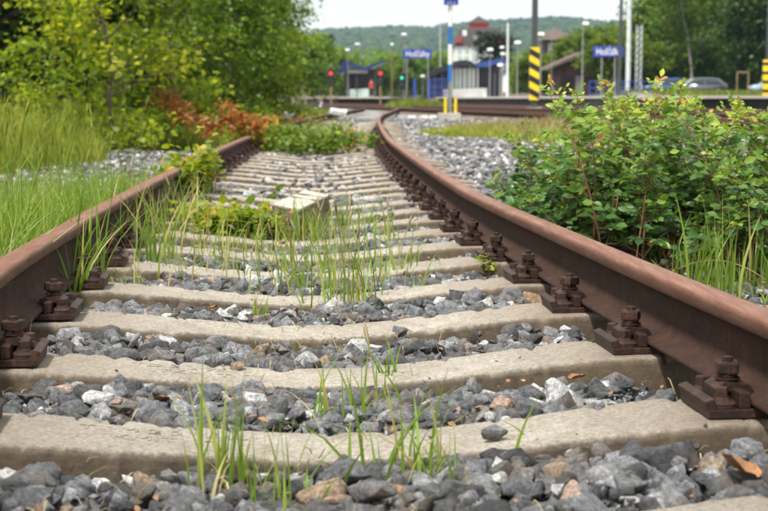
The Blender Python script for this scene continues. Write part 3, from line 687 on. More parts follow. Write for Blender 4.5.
# low mounds and patches on the right, and among the far tracks
def patch(name, label, cx, cy, rx, ry, n, h, mat, tone_mu, seed, wk=.0011, z=-.09):
    r = np.random.default_rng(seed); a = r.uniform(0, 2 * PI, n); q = np.sqrt(r.random(n)); q = q * (.8 + .2 * np.sin(a * 3 + seed))
    x = cx + rx * q * np.cos(a); y = cy + ry * q * np.sin(a); hh = np.clip(r.normal(h, h * .25, n), h * .3, h * 1.6) * (1.1 - .55 * q)
    o = grass_obj(name, np.stack([x, y, np.full(n, z)], 1), hh, .003 + wk * y * r.uniform(.7, 1.3, n), hh * np.abs(r.normal(.4, .25, n)), r, mat, np.clip(r.normal(tone_mu, .2, n), 0, 1), 3)
    return tag(o, label, "grass", kind="stuff")
patch("grass_patch", "low yellow green grass mound on the gravel right of the siding", 2.25, 24, 1.7, 5.0, 8000, .20, "grass_field", .62, 31)
patch("grass_patch", "dry straw coloured grass behind the bush on the right", 3.2, 25, 2.4, 5.0, 6500, .28, "dry_grass", .4, 32)
patch("grass_patch", "fresh grass growing at the end of the platform behind the striped marker post", 1.9, 86, 2.4, 6.0, 3500, .55, "grass_field", .25, 33)
patch("grass_patch", "short grass by the foot of the bush on the right", 1.5, 5.6, .9, 1.6, 3500, .12, "grass_near", .5, 34)
patch("grass_patch", "short grass and weeds on the dirt beside the near right rail", 1.35, 3.9, .55, 1.3, 900, .09, "grass_near", .65, 38)
patch("grass_patch", "long meadow grass along the left of the distant siding", -3.1, 44, 1.0, 12.0, 7000, .40, "grass_field", .4, 35)
r = np.random.default_rng(36); n = 16000; x = r.uniform(12, 46, n); y = 97 + r.random(n) * 16; zz = ground_h(x, y)
tag(grass_obj("bank_grass", np.stack([x, y, zz - .02], 1), r.uniform(.12, .35, n), r.uniform(.05, .12, n), r.uniform(.02, .12, n), r, "grass_field", np.clip(r.normal(.28, .15, n), 0, 1), 2), "green grass bank below the parked cars", "grass", kind="stuff")

# single tufts in the track
def tuft(px, py, n, h, spread, label, seed, mat="grass_near", z=-.07, mu=.45, w=.0048, lean=.30, dry=0.12, seeds=0):
    p = gnd(px, py, z); r = np.random.default_rng(seed)
    root = empty("grass_tuft", p, label=label, cat="grass tuft")
    pos = np.stack([r.normal(0, spread, n), r.normal(0, spread, n), np.zeros(n)], 1)
    n = int(n * 1.25); pos = np.stack([r.normal(0, spread, n), r.normal(0, spread, n), np.zeros(n)], 1); hh = .93 * np.clip(r.normal(h, h * .32, n), h * .25, h * 1.5); t = np.clip(r.normal(mu, .18, n), 0, .85); t = np.where(r.random(n) < dry, r.uniform(.9, 1, n), t)
    V, F, k = blades(pos, hh, np.clip(r.normal(w, w * .3, n), .002, .009), hh * np.abs(r.normal(lean, lean * .8, n)), r, 6)
    mesh_np("blades", V, F, mat, root, smooth=True, tone=np.repeat(t, k))
    if seeds:
        V, F = seedheads(pos[:seeds] * .6, np.full(seeds, h * 1.25) * r.uniform(.8, 1.15, seeds), np.full(seeds, h * .25), r, "", .05)
        mesh_np("seed_stalk", V, [F], "dry_grass", root, tone=r.uniform(.1, .8, len(V)), smooth=True)
    return root
tuft(228, 500, 26, .20, .028, "upright grass tuft at the bottom left in front of the nearest sleeper", 1, mu=.55, w=.0055, lean=.18)
tuft(285, 520, 14, .16, .03, "thin grass tuft at the bottom edge, left of the middle", 2, mu=.6, lean=.3)
tuft(410, 500, 26, .17, .045, "loose grass tuft at the bottom edge, right of the middle", 3, mu=.55, lean=.45)
tuft(368, 432, 18, .15, .035, "small grass tuft between the two nearest sleepers, mid track", 4, mu=.6, seeds=1)
tuft(330, 440, 7, .20, .02, "single leaning grass shoots left of the mid track tuft", 5, mu=.6, lean=.5)
tuft(545, 470, 5, .12, .01, "lone short grass blade leaning over the nearest sleeper at the right", 6, mu=.6, lean=.8)
tuft(352, 315, 42, .23, .07, "tall airy grass tuft in the middle of the track behind the third sleeper", 7, mu=.6, seeds=4)
tuft(290, 300, 34, .20, .075, "yellowish grass tuft left of mid track in front of the slab", 8, mu=.68, seeds=4)
tuft(400, 285, 26, .19, .06, "fine green grass tuft right of mid track beyond the third sleeper", 9, mu=.62, seeds=2)
tuft(255, 322, 12, .09, .03, "short grass sprout by the front of the third sleeper left of centre", 10, mu=.55)
tuft(76, 318, 16, .24, .012, "bent fresh grass tuft growing against the left fastenings", 11, mu=.5, w=.008, lean=.45, dry=.2)
tuft(160, 278, 40, .29, .05, "tall grass tuft beside the left rail", 12, mu=.5, w=.006, lean=.3, dry=.2)
tuft(205, 262, 40, .22, .09, "mixed green and dry grass tuft inside the left rail behind the third sleeper", 13, mu=.55, dry=.3, seeds=3)
tuft(345, 235, 38, .20, .08, "grass tuft growing at the right side of the slab", 14, mu=.5)
tuft(300, 245, 40, .18, .09, "grass tuft growing in front of the slab", 15, mu=.55, dry=.25)
tuft(235, 240, 36, .16, .10, "low tangled grass tuft left of the slab", 16, mu=.6, dry=.3)
tuft(150, 245, 34, .22, .09, "grass tuft close behind the left rail fastenings", 17, mu=.5, dry=.3)
tuft(720, 298, 34, .25, .05, "upright grass tuft right of the right rail near the picture edge", 18, mu=.6, w=.0065, lean=.16, z=-.04)
tuft(690, 285, 26, .21, .05, "slanting grass tuft between the rose bush and the right rail", 19, mu=.55, w=.006, lean=.35, z=-.04)
tuft(752, 285, 26, .22, .05, "grass tuft at the right picture edge beside the rail", 20, mu=.5, w=.006, lean=.3, z=-.04, dry=.3)
tuft(655, 262, 12, .20, .03, "few slim grass blades below the rose bush", 21, mu=.45, w=.006, lean=.4, z=-.04)
tuft(395, 395, 10, .10, .02, "few grass blades standing between the second and first sleeper", 22, mu=.5)
tuft(30, 335, 14, .10, .03, "dry wispy grass tuft beside the leftmost fastening", 23, mu=.5, dry=.9, w=.003, lean=.8)
tuft(8, 372, 18, .13, .03, "dry straw tuft at the left picture edge by the fastening", 24, mu=.5, dry=.95, w=.003, lean=.9)
tuft(45, 400, 12, .07, .04, "dead curled grass tuft between the two nearest sleepers at the left", 25, mu=.5, dry=.95, w=.003, lean=.9)

tuft(180, 235, 60, .24, .13, "wide green and straw coloured grass tuft inside the left rail beside the maple seedlings", 26, mu=.58, dry=.3)
tuft(240, 268, 44, .17, .12, "scruffy grass tuft two sleepers in front of the slab at the left", 27, mu=.62, dry=.35)
tuft(322, 275, 40, .19, .10, "feathery grass tuft right in front of the slab", 28, mu=.6, dry=.2, seeds=3)
tuft(378, 250, 34, .20, .08, "slim grass tuft right of the slab in mid track", 29, mu=.58, dry=.2)
tuft(130, 300, 22, .13, .05, "short grass tuft just right of the left fastenings", 30, mu=.55, dry=.4)
tuft(420, 300, 10, .10, .03, "tiny grass tuft near the right fastenings beyond the third sleeper", 31, mu=.55)
tuft(92, 300, 30, .30, .03, "tall broad bladed grass tuft crossing the left rail", 40, mu=.5, w=.008, lean=.35, dry=.15)
tuft(140, 262, 50, .28, .08, "dense grass tuft hiding the left fastenings behind the broad bladed one", 41, mu=.52, w=.006, lean=.4, dry=.25)
tuft(172, 222, 50, .26, .10, "dense grass tuft leaning on the left rail below the maple seedlings", 42, mu=.55, w=.006, lean=.4, dry=.3)
tuft(225, 285, 46, .15, .13, "low wiry grass tuft left of centre behind the third sleeper", 43, mu=.62, dry=.4)
tuft(285, 246, 50, .17, .09, "grass tuft against the near corner of the slab", 44, mu=.5, dry=.2)
tuft(318, 242, 40, .19, .07, "grass tuft against the long right side of the slab", 45, mu=.5, dry=.2)
tuft(360, 300, 40, .16, .12, "low spreading grass tuft in the centre of the track", 46, mu=.6, dry=.3)
tuft(250, 505, 16, .10, .06, "short grass tuft beside the tall bottom left one", 47, mu=.6, dry=.3)
tuft(440, 505, 12, .13, .05, "thin grass tuft at the bottom edge, right of the loose one", 48, mu=.6, dry=.2)
# fallen leaf and litter
def curled_leaf(px, py, z, size, label, seed, mat="dead_leaf", name="dead_leaf"):
    p = gnd(px, py, z); r = np.random.default_rng(seed); g = np.linspace(-1, 1, 9); U, W_ = np.meshgrid(g, g)
    wdt = np.sqrt(np.clip(1 - U ** 2, 0, 1)) * .55 + .02; V = np.stack([U, W_ * wdt, .28 * U ** 2 + .35 * (W_ * wdt) ** 2 + .05 * np.sin(U * 7 + W_ * 4)], -1).reshape(-1, 3) * size
    i = np.arange(8)[:, None] * 9; j = np.arange(8)[None, :]; F = np.stack([i + j, i + j + 1, i + j + 10, i + j + 9], -1).reshape(-1, 4)
    o = mesh_np(name, V, [F], mat, smooth=True); o.location = p; o.rotation_euler = (r.uniform(-.5, .5) + .4, r.uniform(-.4, .4), r.uniform(0, 6))
    return tag(o, label, name.replace("_", " "))
curled_leaf(738, 468, .025, .05, "large curled orange brown leaf on the ballast at the bottom right", 1)
curled_leaf(577, 378, .005, .030, "tan fallen leaf in the ballast by the right fastening of the second sleeper", 2)
curled_leaf(162, 400, -.01, .030, "small ochre leaf behind the nearest sleeper left of centre", 3)
r = np.random.default_rng(44); n = 900; s = r.uniform(s_at_y(1.6), s_at_y(9), n); u = r.uniform(-.72, .72, n); x, y = track_np(s, u); ph = (s - s0) / SP; d = np.abs(ph - np.round(ph)) * SP
keep = (d > .12); x, y, n = x[keep], y[keep], int(keep.sum())
x = np.concatenate([x, r.uniform(.95, 1.8, 300)]); y = np.concatenate([y, r.uniform(2.6, 5.2, 300)]); n = len(x)
V, F = scatter(LEAF, LEAF_T, np.stack([x, y, r.uniform(-.050, -.020, n) + lift(y)], 1), rand_rot(r, n, .7), r.uniform(.008, .024, n))
tag(mesh_np("leaf_litter", V, [F], "dead_leaf"), "scattered brown leaf bits on the ballast", "leaf litter", kind="stuff")
n = 1500; s = r.uniform(s_at_y(1.5), s_at_y(9), n); u = np.clip(r.normal(-.15, .45, n), -.7, .7); x, y = track_np(s, u)
V, F, k = blades(np.stack([x, y, r.uniform(-.045, -.02, n) + lift(y)], 1), r.uniform(.004, .03, n), r.uniform(.0015, .003, n), r.uniform(.03, .11, n), r, 3)
tag(mesh_np("dry_straw", V, F, "dry_grass", tone=np.repeat(r.random(n), k)), "thin dry straws and stems lying about on the ballast", "straw", kind="stuff")
# moss and tiny weeds on the sleeper flanks
n = 1400; s = r.choice(np.array([s for s, i_, _ in SLEEPER_POS if 0 <= i_ < 14]), n) + r.choice([-1, 1], n) * r.uniform(.11, .16, n); u = r.uniform(-.65, .65, n); x, y = track_np(s, u)
V, F = scatter(LEAF, LEAF_T, np.stack([x, y, r.uniform(-.075, -.05, n)], 1), rand_rot(r, n, .6), r.uniform(.006, .017, n))
tag(mesh_np("tiny_weeds", V, [F], "weed_leaf", tone=np.repeat(r.uniform(.1, 1, n), 8)), "tiny sprouting weeds along the flanks of the sleepers", "weeds", kind="stuff")

def scrap(name, px, py, z, dims, mats, label, cat, rz=.4):
    p = gnd(px, py, z); root = empty(name, p, rz, label, cat); b = MB()
    b.box((0, 0, dims[2] / 2), dims, rx=.25, ry=.15, bev=min(dims) * .2); b.box((dims[0] * .35, dims[1] * .2, dims[2] * .6), (dims[0] * .6, dims[1] * .8, dims[2] * .5), rz=.6, rx=-.5, bev=min(dims) * .15)
    b.build("crumpled_sheet", mats[0], root)
    if len(mats) > 1: MB().box((dims[0] * .8, 0, dims[2] * .35), (dims[0] * .9, dims[1] * .6, dims[2] * .6), bev=.01, rz=.3).build("printed_flap", mats[1], root)
    return root
scrap("litter", 237, 162, 0, (.09, .08, .05), ["white_plastic"], "white crumpled plastic scrap between the sleepers near the left rail", "litter")
scrap("litter", 288, 121, .05, (.22, .15, .20), ["white_plastic", "blue_plastic"], "white and blue plastic bag caught behind the weeds by the left rail", "litter")
scrap("litter", 338, 115, .12, (.45, .2, .15), ["white_plastic"], "white plastic scrap lying on the far part of the left rail", "litter")
scrap("paper_scrap", 672, 266, -.035, (.085, .03, .018), ["pale_scrap"], "yellowish white chip lying under the rose bush behind the right rail", "litter")

# ------------------------------------------------------------------ woody and leafy plants
def bez(a, b, c, n): t = np.linspace(0, 1, n)[:, None]; return (1 - t) ** 2 * a + 2 * t * (1 - t) * b + t * t * c
def look_rot(d, rng, n):
    """rotations whose +Y follows d, rolled so that +Z stays mostly up"""
    d = d / (np.linalg.norm(d, axis=1, keepdims=True) + 1e-9); up = np.array([0, -.55, .8])[None] + rng.normal(0, .55, (n, 3))
    x = np.cross(d, up); x /= np.linalg.norm(x, axis=1, keepdims=True) + 1e-9; z = np.cross(x, d); return np.stack([x, d, z], -1)
def rose_bush(name, label, top_px, D_of, seed, nstem, zbase=-.05):
    """thicket of arching stems with compound leaves; top_px: list of (px, py) of the outline seen from the track"""
    r = np.random.default_rng(seed); tp = np.array(top_px, float)
    root = empty(name, (0, 0, 0), label=label, cat="bush")
    paths, radii, LP, LD, LS, LT, tips = [], [], [], [], [], [], []
    for k in range(nstem):
        px = r.uniform(tp[0, 0], tp[-1, 0]); D = D_of(r, px); py = np.interp(px, tp[:, 0], tp[:, 1])
        hgt = at(px, py, D).z - zbase; X = (px - CX) / F_PX * D
        f = 1.0 if k % 4 == 0 else r.uniform(.34, .80); hgt *= f; rx = np.interp(D, CP[:, 1], CP[:, 0]) + .752; X = max(X, rx + .20)
        ba = np.array([X + r.normal(0, .10), D + r.normal(0, .12), zbase]); ba[0] = max(ba[0], rx + .14); tip = np.array([max(X + r.normal(0, .15), rx + .10), D + r.normal(0, .14), zbase + hgt])
        mid = (ba + tip) / 2 + np.array([abs(r.normal(0, .07)), r.normal(0, .08), hgt * .12]); P = bez(ba, mid, tip, 9); paths.append(P); radii.append(np.linspace(.0048, .0012, 9) * r.uniform(.6, 1.1))
        m = int(14 + hgt * 34); T = np.gradient(P, axis=0)
        for q in np.linspace(.24, 1.0, m):
            i_ = q * 8; a = int(min(7, i_)); p = P[a] + (P[a + 1] - P[a]) * (i_ - a); yaw = r.uniform(0, 2 * PI); el = r.uniform(-.1, .75) if q < .9 else r.uniform(.5, 1.2)
            d = np.array([math.cos(yaw) * math.cos(el), math.sin(yaw) * math.cos(el), math.sin(el)]); L = r.uniform(.05, .085) * (1.0 if q < .85 else .55)
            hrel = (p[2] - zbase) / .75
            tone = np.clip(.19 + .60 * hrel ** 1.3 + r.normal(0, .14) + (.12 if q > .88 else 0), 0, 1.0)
            paths.append(np.stack([p, p + d * L * .5, p + d * L - np.array([0, 0, .004])])); radii.append(np.array([.0010, .0008, .0005]))
            side = np.cross(d, [0, 0, 1.0]); side /= np.linalg.norm(side) + 1e-9; ls = r.uniform(.031, .050) * (1.0 if q < .85 else .62)
            for (tt, sg) in ((1.0, 0), (.78, 1), (.78, -1), (.48, 1), (.48, -1)):
                LP.append(p + d * L * tt); LD.append(d * (1.0 if sg == 0 else .45) + side * sg * .9 + np.array([0, 0, r.normal(-.1, .2)])); LS.append(ls * r.uniform(.8, 1.15)); LT.append(tone + r.normal(0, .035))
    V, F = tubes_np(paths, radii, 4); mesh_np("stem", V, [F], "red_stem", root, smooth=True)
    LP, LD, LS, LT = map(np.array, (LP, LD, LS, LT)); tv = LEAF * np.array([1.0, 1, 1]); ok = r.random(len(LP)) > .22; LP, LD, LS, LT = LP[ok], LD[ok], LS[ok], LT[ok]
    V, F = scatter(tv, LEAF_T, LP, look_rot(LD, r, len(LP)), LS)
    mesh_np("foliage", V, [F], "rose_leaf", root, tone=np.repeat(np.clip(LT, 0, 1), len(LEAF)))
    return root
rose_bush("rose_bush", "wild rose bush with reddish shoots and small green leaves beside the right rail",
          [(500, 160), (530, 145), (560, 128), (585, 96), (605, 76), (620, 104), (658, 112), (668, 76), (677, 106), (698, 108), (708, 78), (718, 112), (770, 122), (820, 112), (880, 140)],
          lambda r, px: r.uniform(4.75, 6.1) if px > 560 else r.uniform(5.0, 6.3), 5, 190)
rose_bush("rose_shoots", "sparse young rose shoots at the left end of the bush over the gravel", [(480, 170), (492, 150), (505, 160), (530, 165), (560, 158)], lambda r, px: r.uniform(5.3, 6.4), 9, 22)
# bare bramble canes at its foot
r = np.random.default_rng(77); root = empty("bramble", (1.15, 4.75, 0), label="bare brown bramble canes arching at the foot of the rose bush", cat="bramble"); paths, radii = [], []
for k in range(16):
    a = np.array([r.uniform(-.35, .7), r.uniform(-.15, .5), -.05]); c = a + np.array([r.uniform(-.4, .5), r.uniform(-.3, .3), r.uniform(0, .06)]); b_ = (a + c) / 2 + np.array([0, 0, r.uniform(.08, .35)])
    paths.append(bez(a, b_, c, 10)); radii.append(np.linspace(.003, .0015, 10))
V, F = tubes_np(paths, radii, 5); mesh_np("cane", V, [F], "brown_twig", root, smooth=True)

def broad_plant(name, label, cat, loc, rx, ry, h, n, size, mat, mu, seed, sd=.18, stems=14, stem_mat="red_stem", parts=True, tilt=.7):
    """low leafy weed mound or seedling group"""
    r = np.random.default_rng(seed); root = empty(name, loc, label=label, cat=cat); paths, radii, tips = [], [], []
    for k in range(stems):
        a = r.uniform(0, 2 * PI); q = math.sqrt(r.random()); tip = np.array([rx * q * math.cos(a), ry * q * math.sin(a), h * (1 - .55 * q * q) * r.uniform(.7, 1.05)]); ba = tip * np.array([.35, .35, 0])
        P = bez(ba, (ba + tip) / 2 + np.array([0, 0, h * .2]), tip, 7); paths.append(P); radii.append(np.linspace(.006, .002, 7) * (h / .5)); tips.append(P)
    V, F = tubes_np(paths, radii, 4); mesh_np("stem", V, [F], stem_mat, root, smooth=True)
    i_ = r.integers(0, stems, n); t = 1 - r.random(n) ** 1.5 * .8; A = np.array(tips); idx = t * 6; a = np.minimum(idx.astype(int), 5)
    P = A[i_, a] + (A[i_, a + 1] - A[i_, a]) * (idx - a)[:, None] + r.normal(0, 1, (n, 3)) * np.array([rx, ry, h]) * .16; P[:, 2] = np.maximum(P[:, 2], .02)
    tone = np.clip(mu + r.normal(0, sd, n) + (r.normal(0, .12, stems))[i_], 0, 1)
    V, F = scatter(LEAF * np.array([1.5, 1, 1]), LEAF_T, P, rand_rot(r, n, tilt), r.uniform(.6, 1.25, n) * size)
    mesh_np("foliage", V, [F], mat, root, tone=np.repeat(tone, len(LEAF))); return root
g = gnd
broad_plant("maple_seedling", "yellow green maple seedlings with reddish stems against the left rail", "seedling", g(190, 196, -.02), .19, .5, .33, 900, .050, "weed_leaf", .62, 51)
broad_plant("maple_seedling", "yellow green seedling in front of the left corner of the slab", "seedling", g(238, 240, -.05), .24, .16, .14, 420, .050, "weed_leaf", .70, 52)
broad_plant("maple_seedling", "low yellowish seedlings creeping beside the left rail halfway to the slab", "seedling", g(205, 225, -.04), .22, .25, .13, 300, .045, "weed_leaf", .66, 66)
broad_plant("maple_seedling", "lone two leaved seedling on a red stem standing before the slab", "seedling", g(262, 232, -.05), .03, .03, .20, 14, .060, "weed_leaf", .55, 53, stems=3)
broad_plant("maple_seedling", "small dark green sprout in the ballast behind the left end of the slab", "seedling", g(275, 200, -.05), .05, .05, .10, 12, .05, "weed_leaf", .3, 54, stems=4)
broad_plant("weed_mound", "round green leafy weed mound between the rails at the far bend", "weed", g(310, 152, -.03), .68, .9, .31, 1900, .060, "weed_leaf", .33, 55, stems=30)
broad_plant("weed_mound", "yellowish weed mound just left of the green one beside the left rail", "weed", g(262, 150, -.03), .45, 1.2, .38, 1300, .060, "weed_leaf", .55, 56, stems=24)
broad_plant("weed_mound", "green and yellow weeds behind the left rail near the rusty branch", "weed", g(232, 140, -.03), .45, 1.2, .28, 800, .065, "weed_leaf", .4, 60, stems=24)
broad_plant("red_weed", "small orange red leaved weed right of the green weed mound", "weed", g(352, 147, -.03), .16, .3, .24, 130, .060, "red_leaf", .5, 57, stems=8)
broad_plant("red_weed", "low reddish weed between the far rails in front of the bend", "weed", g(335, 150, -.03), .25, .3, .14, 120, .055, "red_leaf", .7, 58, stems=8)
broad_plant("slender_weed", "thin upright green weeds rising behind the weed mound", "weed", g(325, 145, -.03), .45, .5, .50, 220, .050, "weed_leaf", .6, 59, stems=12)
broad_plant("slender_weed", "thin green weed beside the inner side of the right rail at the bend", "weed", g(374, 150, -.03), .10, .3, .20, 110, .050, "weed_leaf", .35, 61, stems=6)
broad_plant("small_weed", "small leafy weed between the fastenings of the right rail", "weed", g(490, 275, -.02), .04, .05, .09, 40, .022, "weed_leaf", .55, 62, stems=5)
broad_plant("small_weed", "sparse yellow green weed below the bush next to the right rail", "weed", g(628, 244, -.03), .06, .05, .10, 50, .030, "weed_leaf", .55, 63, stems=5)
broad_plant("green_sprout", "leafy green sprout on the gravel right of the siding", "weed", g(545, 142, -.05), .5, .9, .18, 300, .05, "mid_leaf", .8, 64, stems=12)

# withered rust-coloured branch
def dead_branch(label, pts, seed, n_side=9, n_leaf=900, size=.075):
    r = np.random.default_rng(seed); P = np.array([list(at(*p)) for p in pts]); root = empty("withered_branch", P[0].tolist(), label=label, cat="branch"); P = P - P[0]
    tt = np.linspace(0, len(P) - 1, 24); main = np.stack([np.interp(tt, range(len(P)), P[:, c]) for c in range(3)], 1); paths, radii = [main], [np.linspace(.012, .004, 24)]
    for k in range(n_side):
        a = main[r.integers(2, 23)]; e = a + np.array([r.normal(0, .25), r.normal(0, .25), r.normal(-.02, .10)]); paths.append(bez(a, (a + e) / 2 + [0, 0, .05], e, 5)); radii.append(np.linspace(.004, .0015, 5))
    V, F = tubes_np(paths, radii, 5); mesh_np("stem", V, [F], "brown_twig", root, smooth=True)
    allp = np.concatenate([main] + paths[1:] * 2); c = allp[r.integers(0, len(allp), n_leaf)] + r.normal(0, .055, (n_leaf, 3)) - np.array([0, 0, .03])
    V, F = scatter(LEAF, LEAF_T, c, rand_rot(r, n_leaf, 1.1), r.uniform(.6, 1.2, n_leaf) * size); mesh_np("foliage", V, [F], "rust_leaf", root, tone=np.repeat(np.clip(r.normal(.45, .22, n_leaf), 0, 1), len(LEAF)))
dead_branch("withered branch with rust brown leaves arching over the grass at the edge of the wood", [(152, 86, 17), (166, 96, 17), (176, 108, 16.6), (195, 122, 16.2), (212, 130, 16)], 1, 7, 520, .06)
dead_branch("clump of rust red withered leaves lying next to the left rail", [(205, 128, 15.5), (228, 116, 15.5), (245, 120, 15.5), (262, 128, 15.5)], 2, 16, 750, .065)
dead_branch("thin brown withered twig lying across the far left rail", [(255, 122, 18), (285, 118, 19), (320, 122, 20)], 3, 8, 160, .06)

# trees
def tree_parts(rng, H, R, base, n_leaf, leaf, mat, mu, seed_clump=90, shape="round", sd=.2):
    """returns trunk mesh data and crown mesh data in local space"""
    paths, radii = [], []; tr = (R * .055 + .02 * H / 4) * (.45 if shape == "shrub" else 1)
    trunk = np.stack([np.linspace(0, rng.normal(0, .1) * R, 8), np.linspace(0, rng.normal(0, .1) * R, 8), np.linspace(-.1, H * .82, 8)], 1); trunk[1:-1, :2] += rng.normal(0, .03 * R, (6, 2))
    paths.append(trunk); radii.append(np.linspace(tr, tr * .25, 8)); cl = []
    for k in range(seed_clump):
        u = rng.normal(size=3); u /= np.linalg.norm(u); q = rng.random() ** .45
        if shape == "shrub":
            hz = rng.random() ** 1.15; a = rng.uniform(0, 6.28); rad = R * math.sqrt(rng.random()) * (1.0 - .45 * hz ** 2) * (1 + .2 * math.sin(3 * a)); c = np.array([rad * math.cos(a), rad * math.sin(a), .1 + hz * (H - .1)])
        elif shape == "cone":
            hz = rng.random() ** 1.4; rad = R * (1 - hz) * (.35 + .65 * rng.random()); a = rng.uniform(0, 6.28); c = np.array([rad * math.cos(a), rad * math.sin(a), base + hz * (H - base)])
        else:
            c = np.array([u[0] * R * q, u[1] * R * q, base + (H - base) * .5 + u[2] * (H - base) * .5 * q]); c[:2] *= 1 + .25 * math.sin(3 * math.atan2(u[1], u[0]) + 2 * u[2] * 3)
        cl.append(c)
        if k % 3 == 0:
            z0 = max(.05, min(H * .78, c[2] - R * rng.uniform(.3, .8))); tt = (z0 + .1) / (H * .82 + .1) * 7; i0 = int(min(6, tt)); a0 = trunk[i0] + (trunk[i0 + 1] - trunk[i0]) * (tt - i0)
            P = bez(a0, (a0 + c) / 2 + np.array([0, 0, -.05 * R]), c, 6); paths.append(P); radii.append(np.linspace(tr * .4, tr * .07, 6))
    cl = np.array(cl); ctone = rng.normal(0, .15, len(cl)); i_ = rng.integers(0, len(cl), n_leaf); csz = rng.uniform(.09, .20, len(cl)) * R * (1.0 if shape != "cone" else .8)
    d = rng.normal(0, 1, (n_leaf, 3)) * np.array([1.15, 1.15, .75]); P = cl[i_] + d * csz[i_][:, None]
    tone = np.clip(mu + ctone[i_] + rng.normal(0, sd * .6, n_leaf), 0, 1)
    V, F = scatter(CARD * np.array([1.2, 1, 1]), CARD_F, P, rand_rot(rng, n_leaf, .9), rng.uniform(.55, 1.3, n_leaf) * leaf)
    TV, TF = tubes_np(paths, radii, 6); return (TV, TF), (V, F, np.repeat(tone, 4))
def tree(name, label, cat, loc, H, R, base, n_leaf, leaf, mat, mu, seed, clumps=90, shape="round", bark="bark", group=None, rz=0):
    rng = np.random.default_rng(seed); (TV, TF), (V, F, T) = tree_parts(rng, H, R, base, n_leaf, leaf, mat, mu, clumps, shape)
    root = empty(name, loc, rz, label, cat, group); mesh_np("trunk", TV, [TF], bark, root, smooth=True); mesh_np("crown", V, [F], mat, root, tone=T); return root
def tree_copy(src, label, loc, rz, sc=1.0, group=None):
    o = copy_tree(src); o.location = loc; o.rotation_euler = (0, 0, rz); o.scale = (sc, sc, sc); tag(o, label); 
    if group: o["group"] = group
    return o
def xat(px, D): return (px - CX) / F_PX * D
# left wood: bright shrub in front, then middle greens, then dark trees
tree("young_maple", "bright yellow green shrub with large leaves at the left behind the meadow", "shrub", (xat(105, 16), 16.5, -.1), 3.0, 1.05, .0, 5600, .085, "bright_leaf", .58, 101, 60, "shrub")
tree("young_maple", "low yellowish shrub at the left picture edge in front of the dark wood", "shrub", (xat(55, 19), 19, -.1), 2.4, .85, .0, 3600, .085, "bright_leaf", .5, 102, 60, "shrub")
tree("young_maple", "light green sapling right of the bright shrub, leaning out over the meadow", "shrub", (xat(175, 22), 22, -.1), 3.2, .95, .0, 6000, .09, "bright_leaf", .42, 103, 60, "shrub")
tree("hazel_bush", "mid green bush above the withered branch", "bush", (xat(225, 25), 26, -.1), 3.2, 1.15, .0, 12000, .085, "mid_leaf", .6, 104, 120, "shrub")
tree("hazel_bush", "fresh green bushy tree leaning towards the siding, right edge of the wood", "bush", (xat(243, 31), 31, -.1), 4.6, 1.35, .1, 20000, .095, "bright_leaf", .42, 105, 150, "shrub")
tree("hazel_bush", "dull green bush behind the meadow at the left", "bush", (xat(150, 29), 29, -.1), 3.6, 1.4, .0, 12000, .10, "mid_leaf", .6, 106, 120, "shrub")
tree("hazel_bush", "low yellow green bush at the far right foot of the wood by the siding", "bush", (xat(270, 38), 38, -.1), 1.7, .9, .0, 6000, .09, "bright_leaf", .45, 108, 70, "shrub")
t1 = tree("ash_tree", "tall dense green tree rising behind the bushes at the left", "tree", (xat(215, 42), 42, -.1), 9.5, 2.4, .4, 36000, .16, "mid_leaf", .66, 109, 220)
tree_copy(t1, "tall green tree furthest right in the left wood, its edge against the white sky", (xat(240, 56), 57, -.1), 2.0, .95)
tree_copy(t1, "tall green tree in the middle of the left wood behind the sapling", (xat(160, 40), 40, -.1), 4.0, .95)
t2 = tree("dark_tree", "very dark leafy tree at the top left corner of the photo", "tree", (xat(-20, 24), 24, -.1), 8.5, 2.1, .2, 26000, .15, "dark_leaf", .45, 110, 200)
tree_copy(t2, "dark tree behind the bright shrub at the left", (xat(65, 28), 29, -.1), 1.3, .95)
tree_copy(t2, "dark tree deep in the wood between the bright shrub and the sapling", (xat(135, 35), 36, -.1), 2.9, 1.0)
tree_copy(t2, "dark tree left outside the frame, beside the meadow", (xat(-120, 24), 26, -.1), 2.2, 1.0)
tree_copy(t2, "dark tree standing farthest back behind the bushes over the withered branch", (xat(200, 50), 50, -.1), 5.0, 1.0)
tree_copy(t2, "dark tree deep at the far left of the wood", (xat(20, 42), 42, -.1), .3, 1.1)

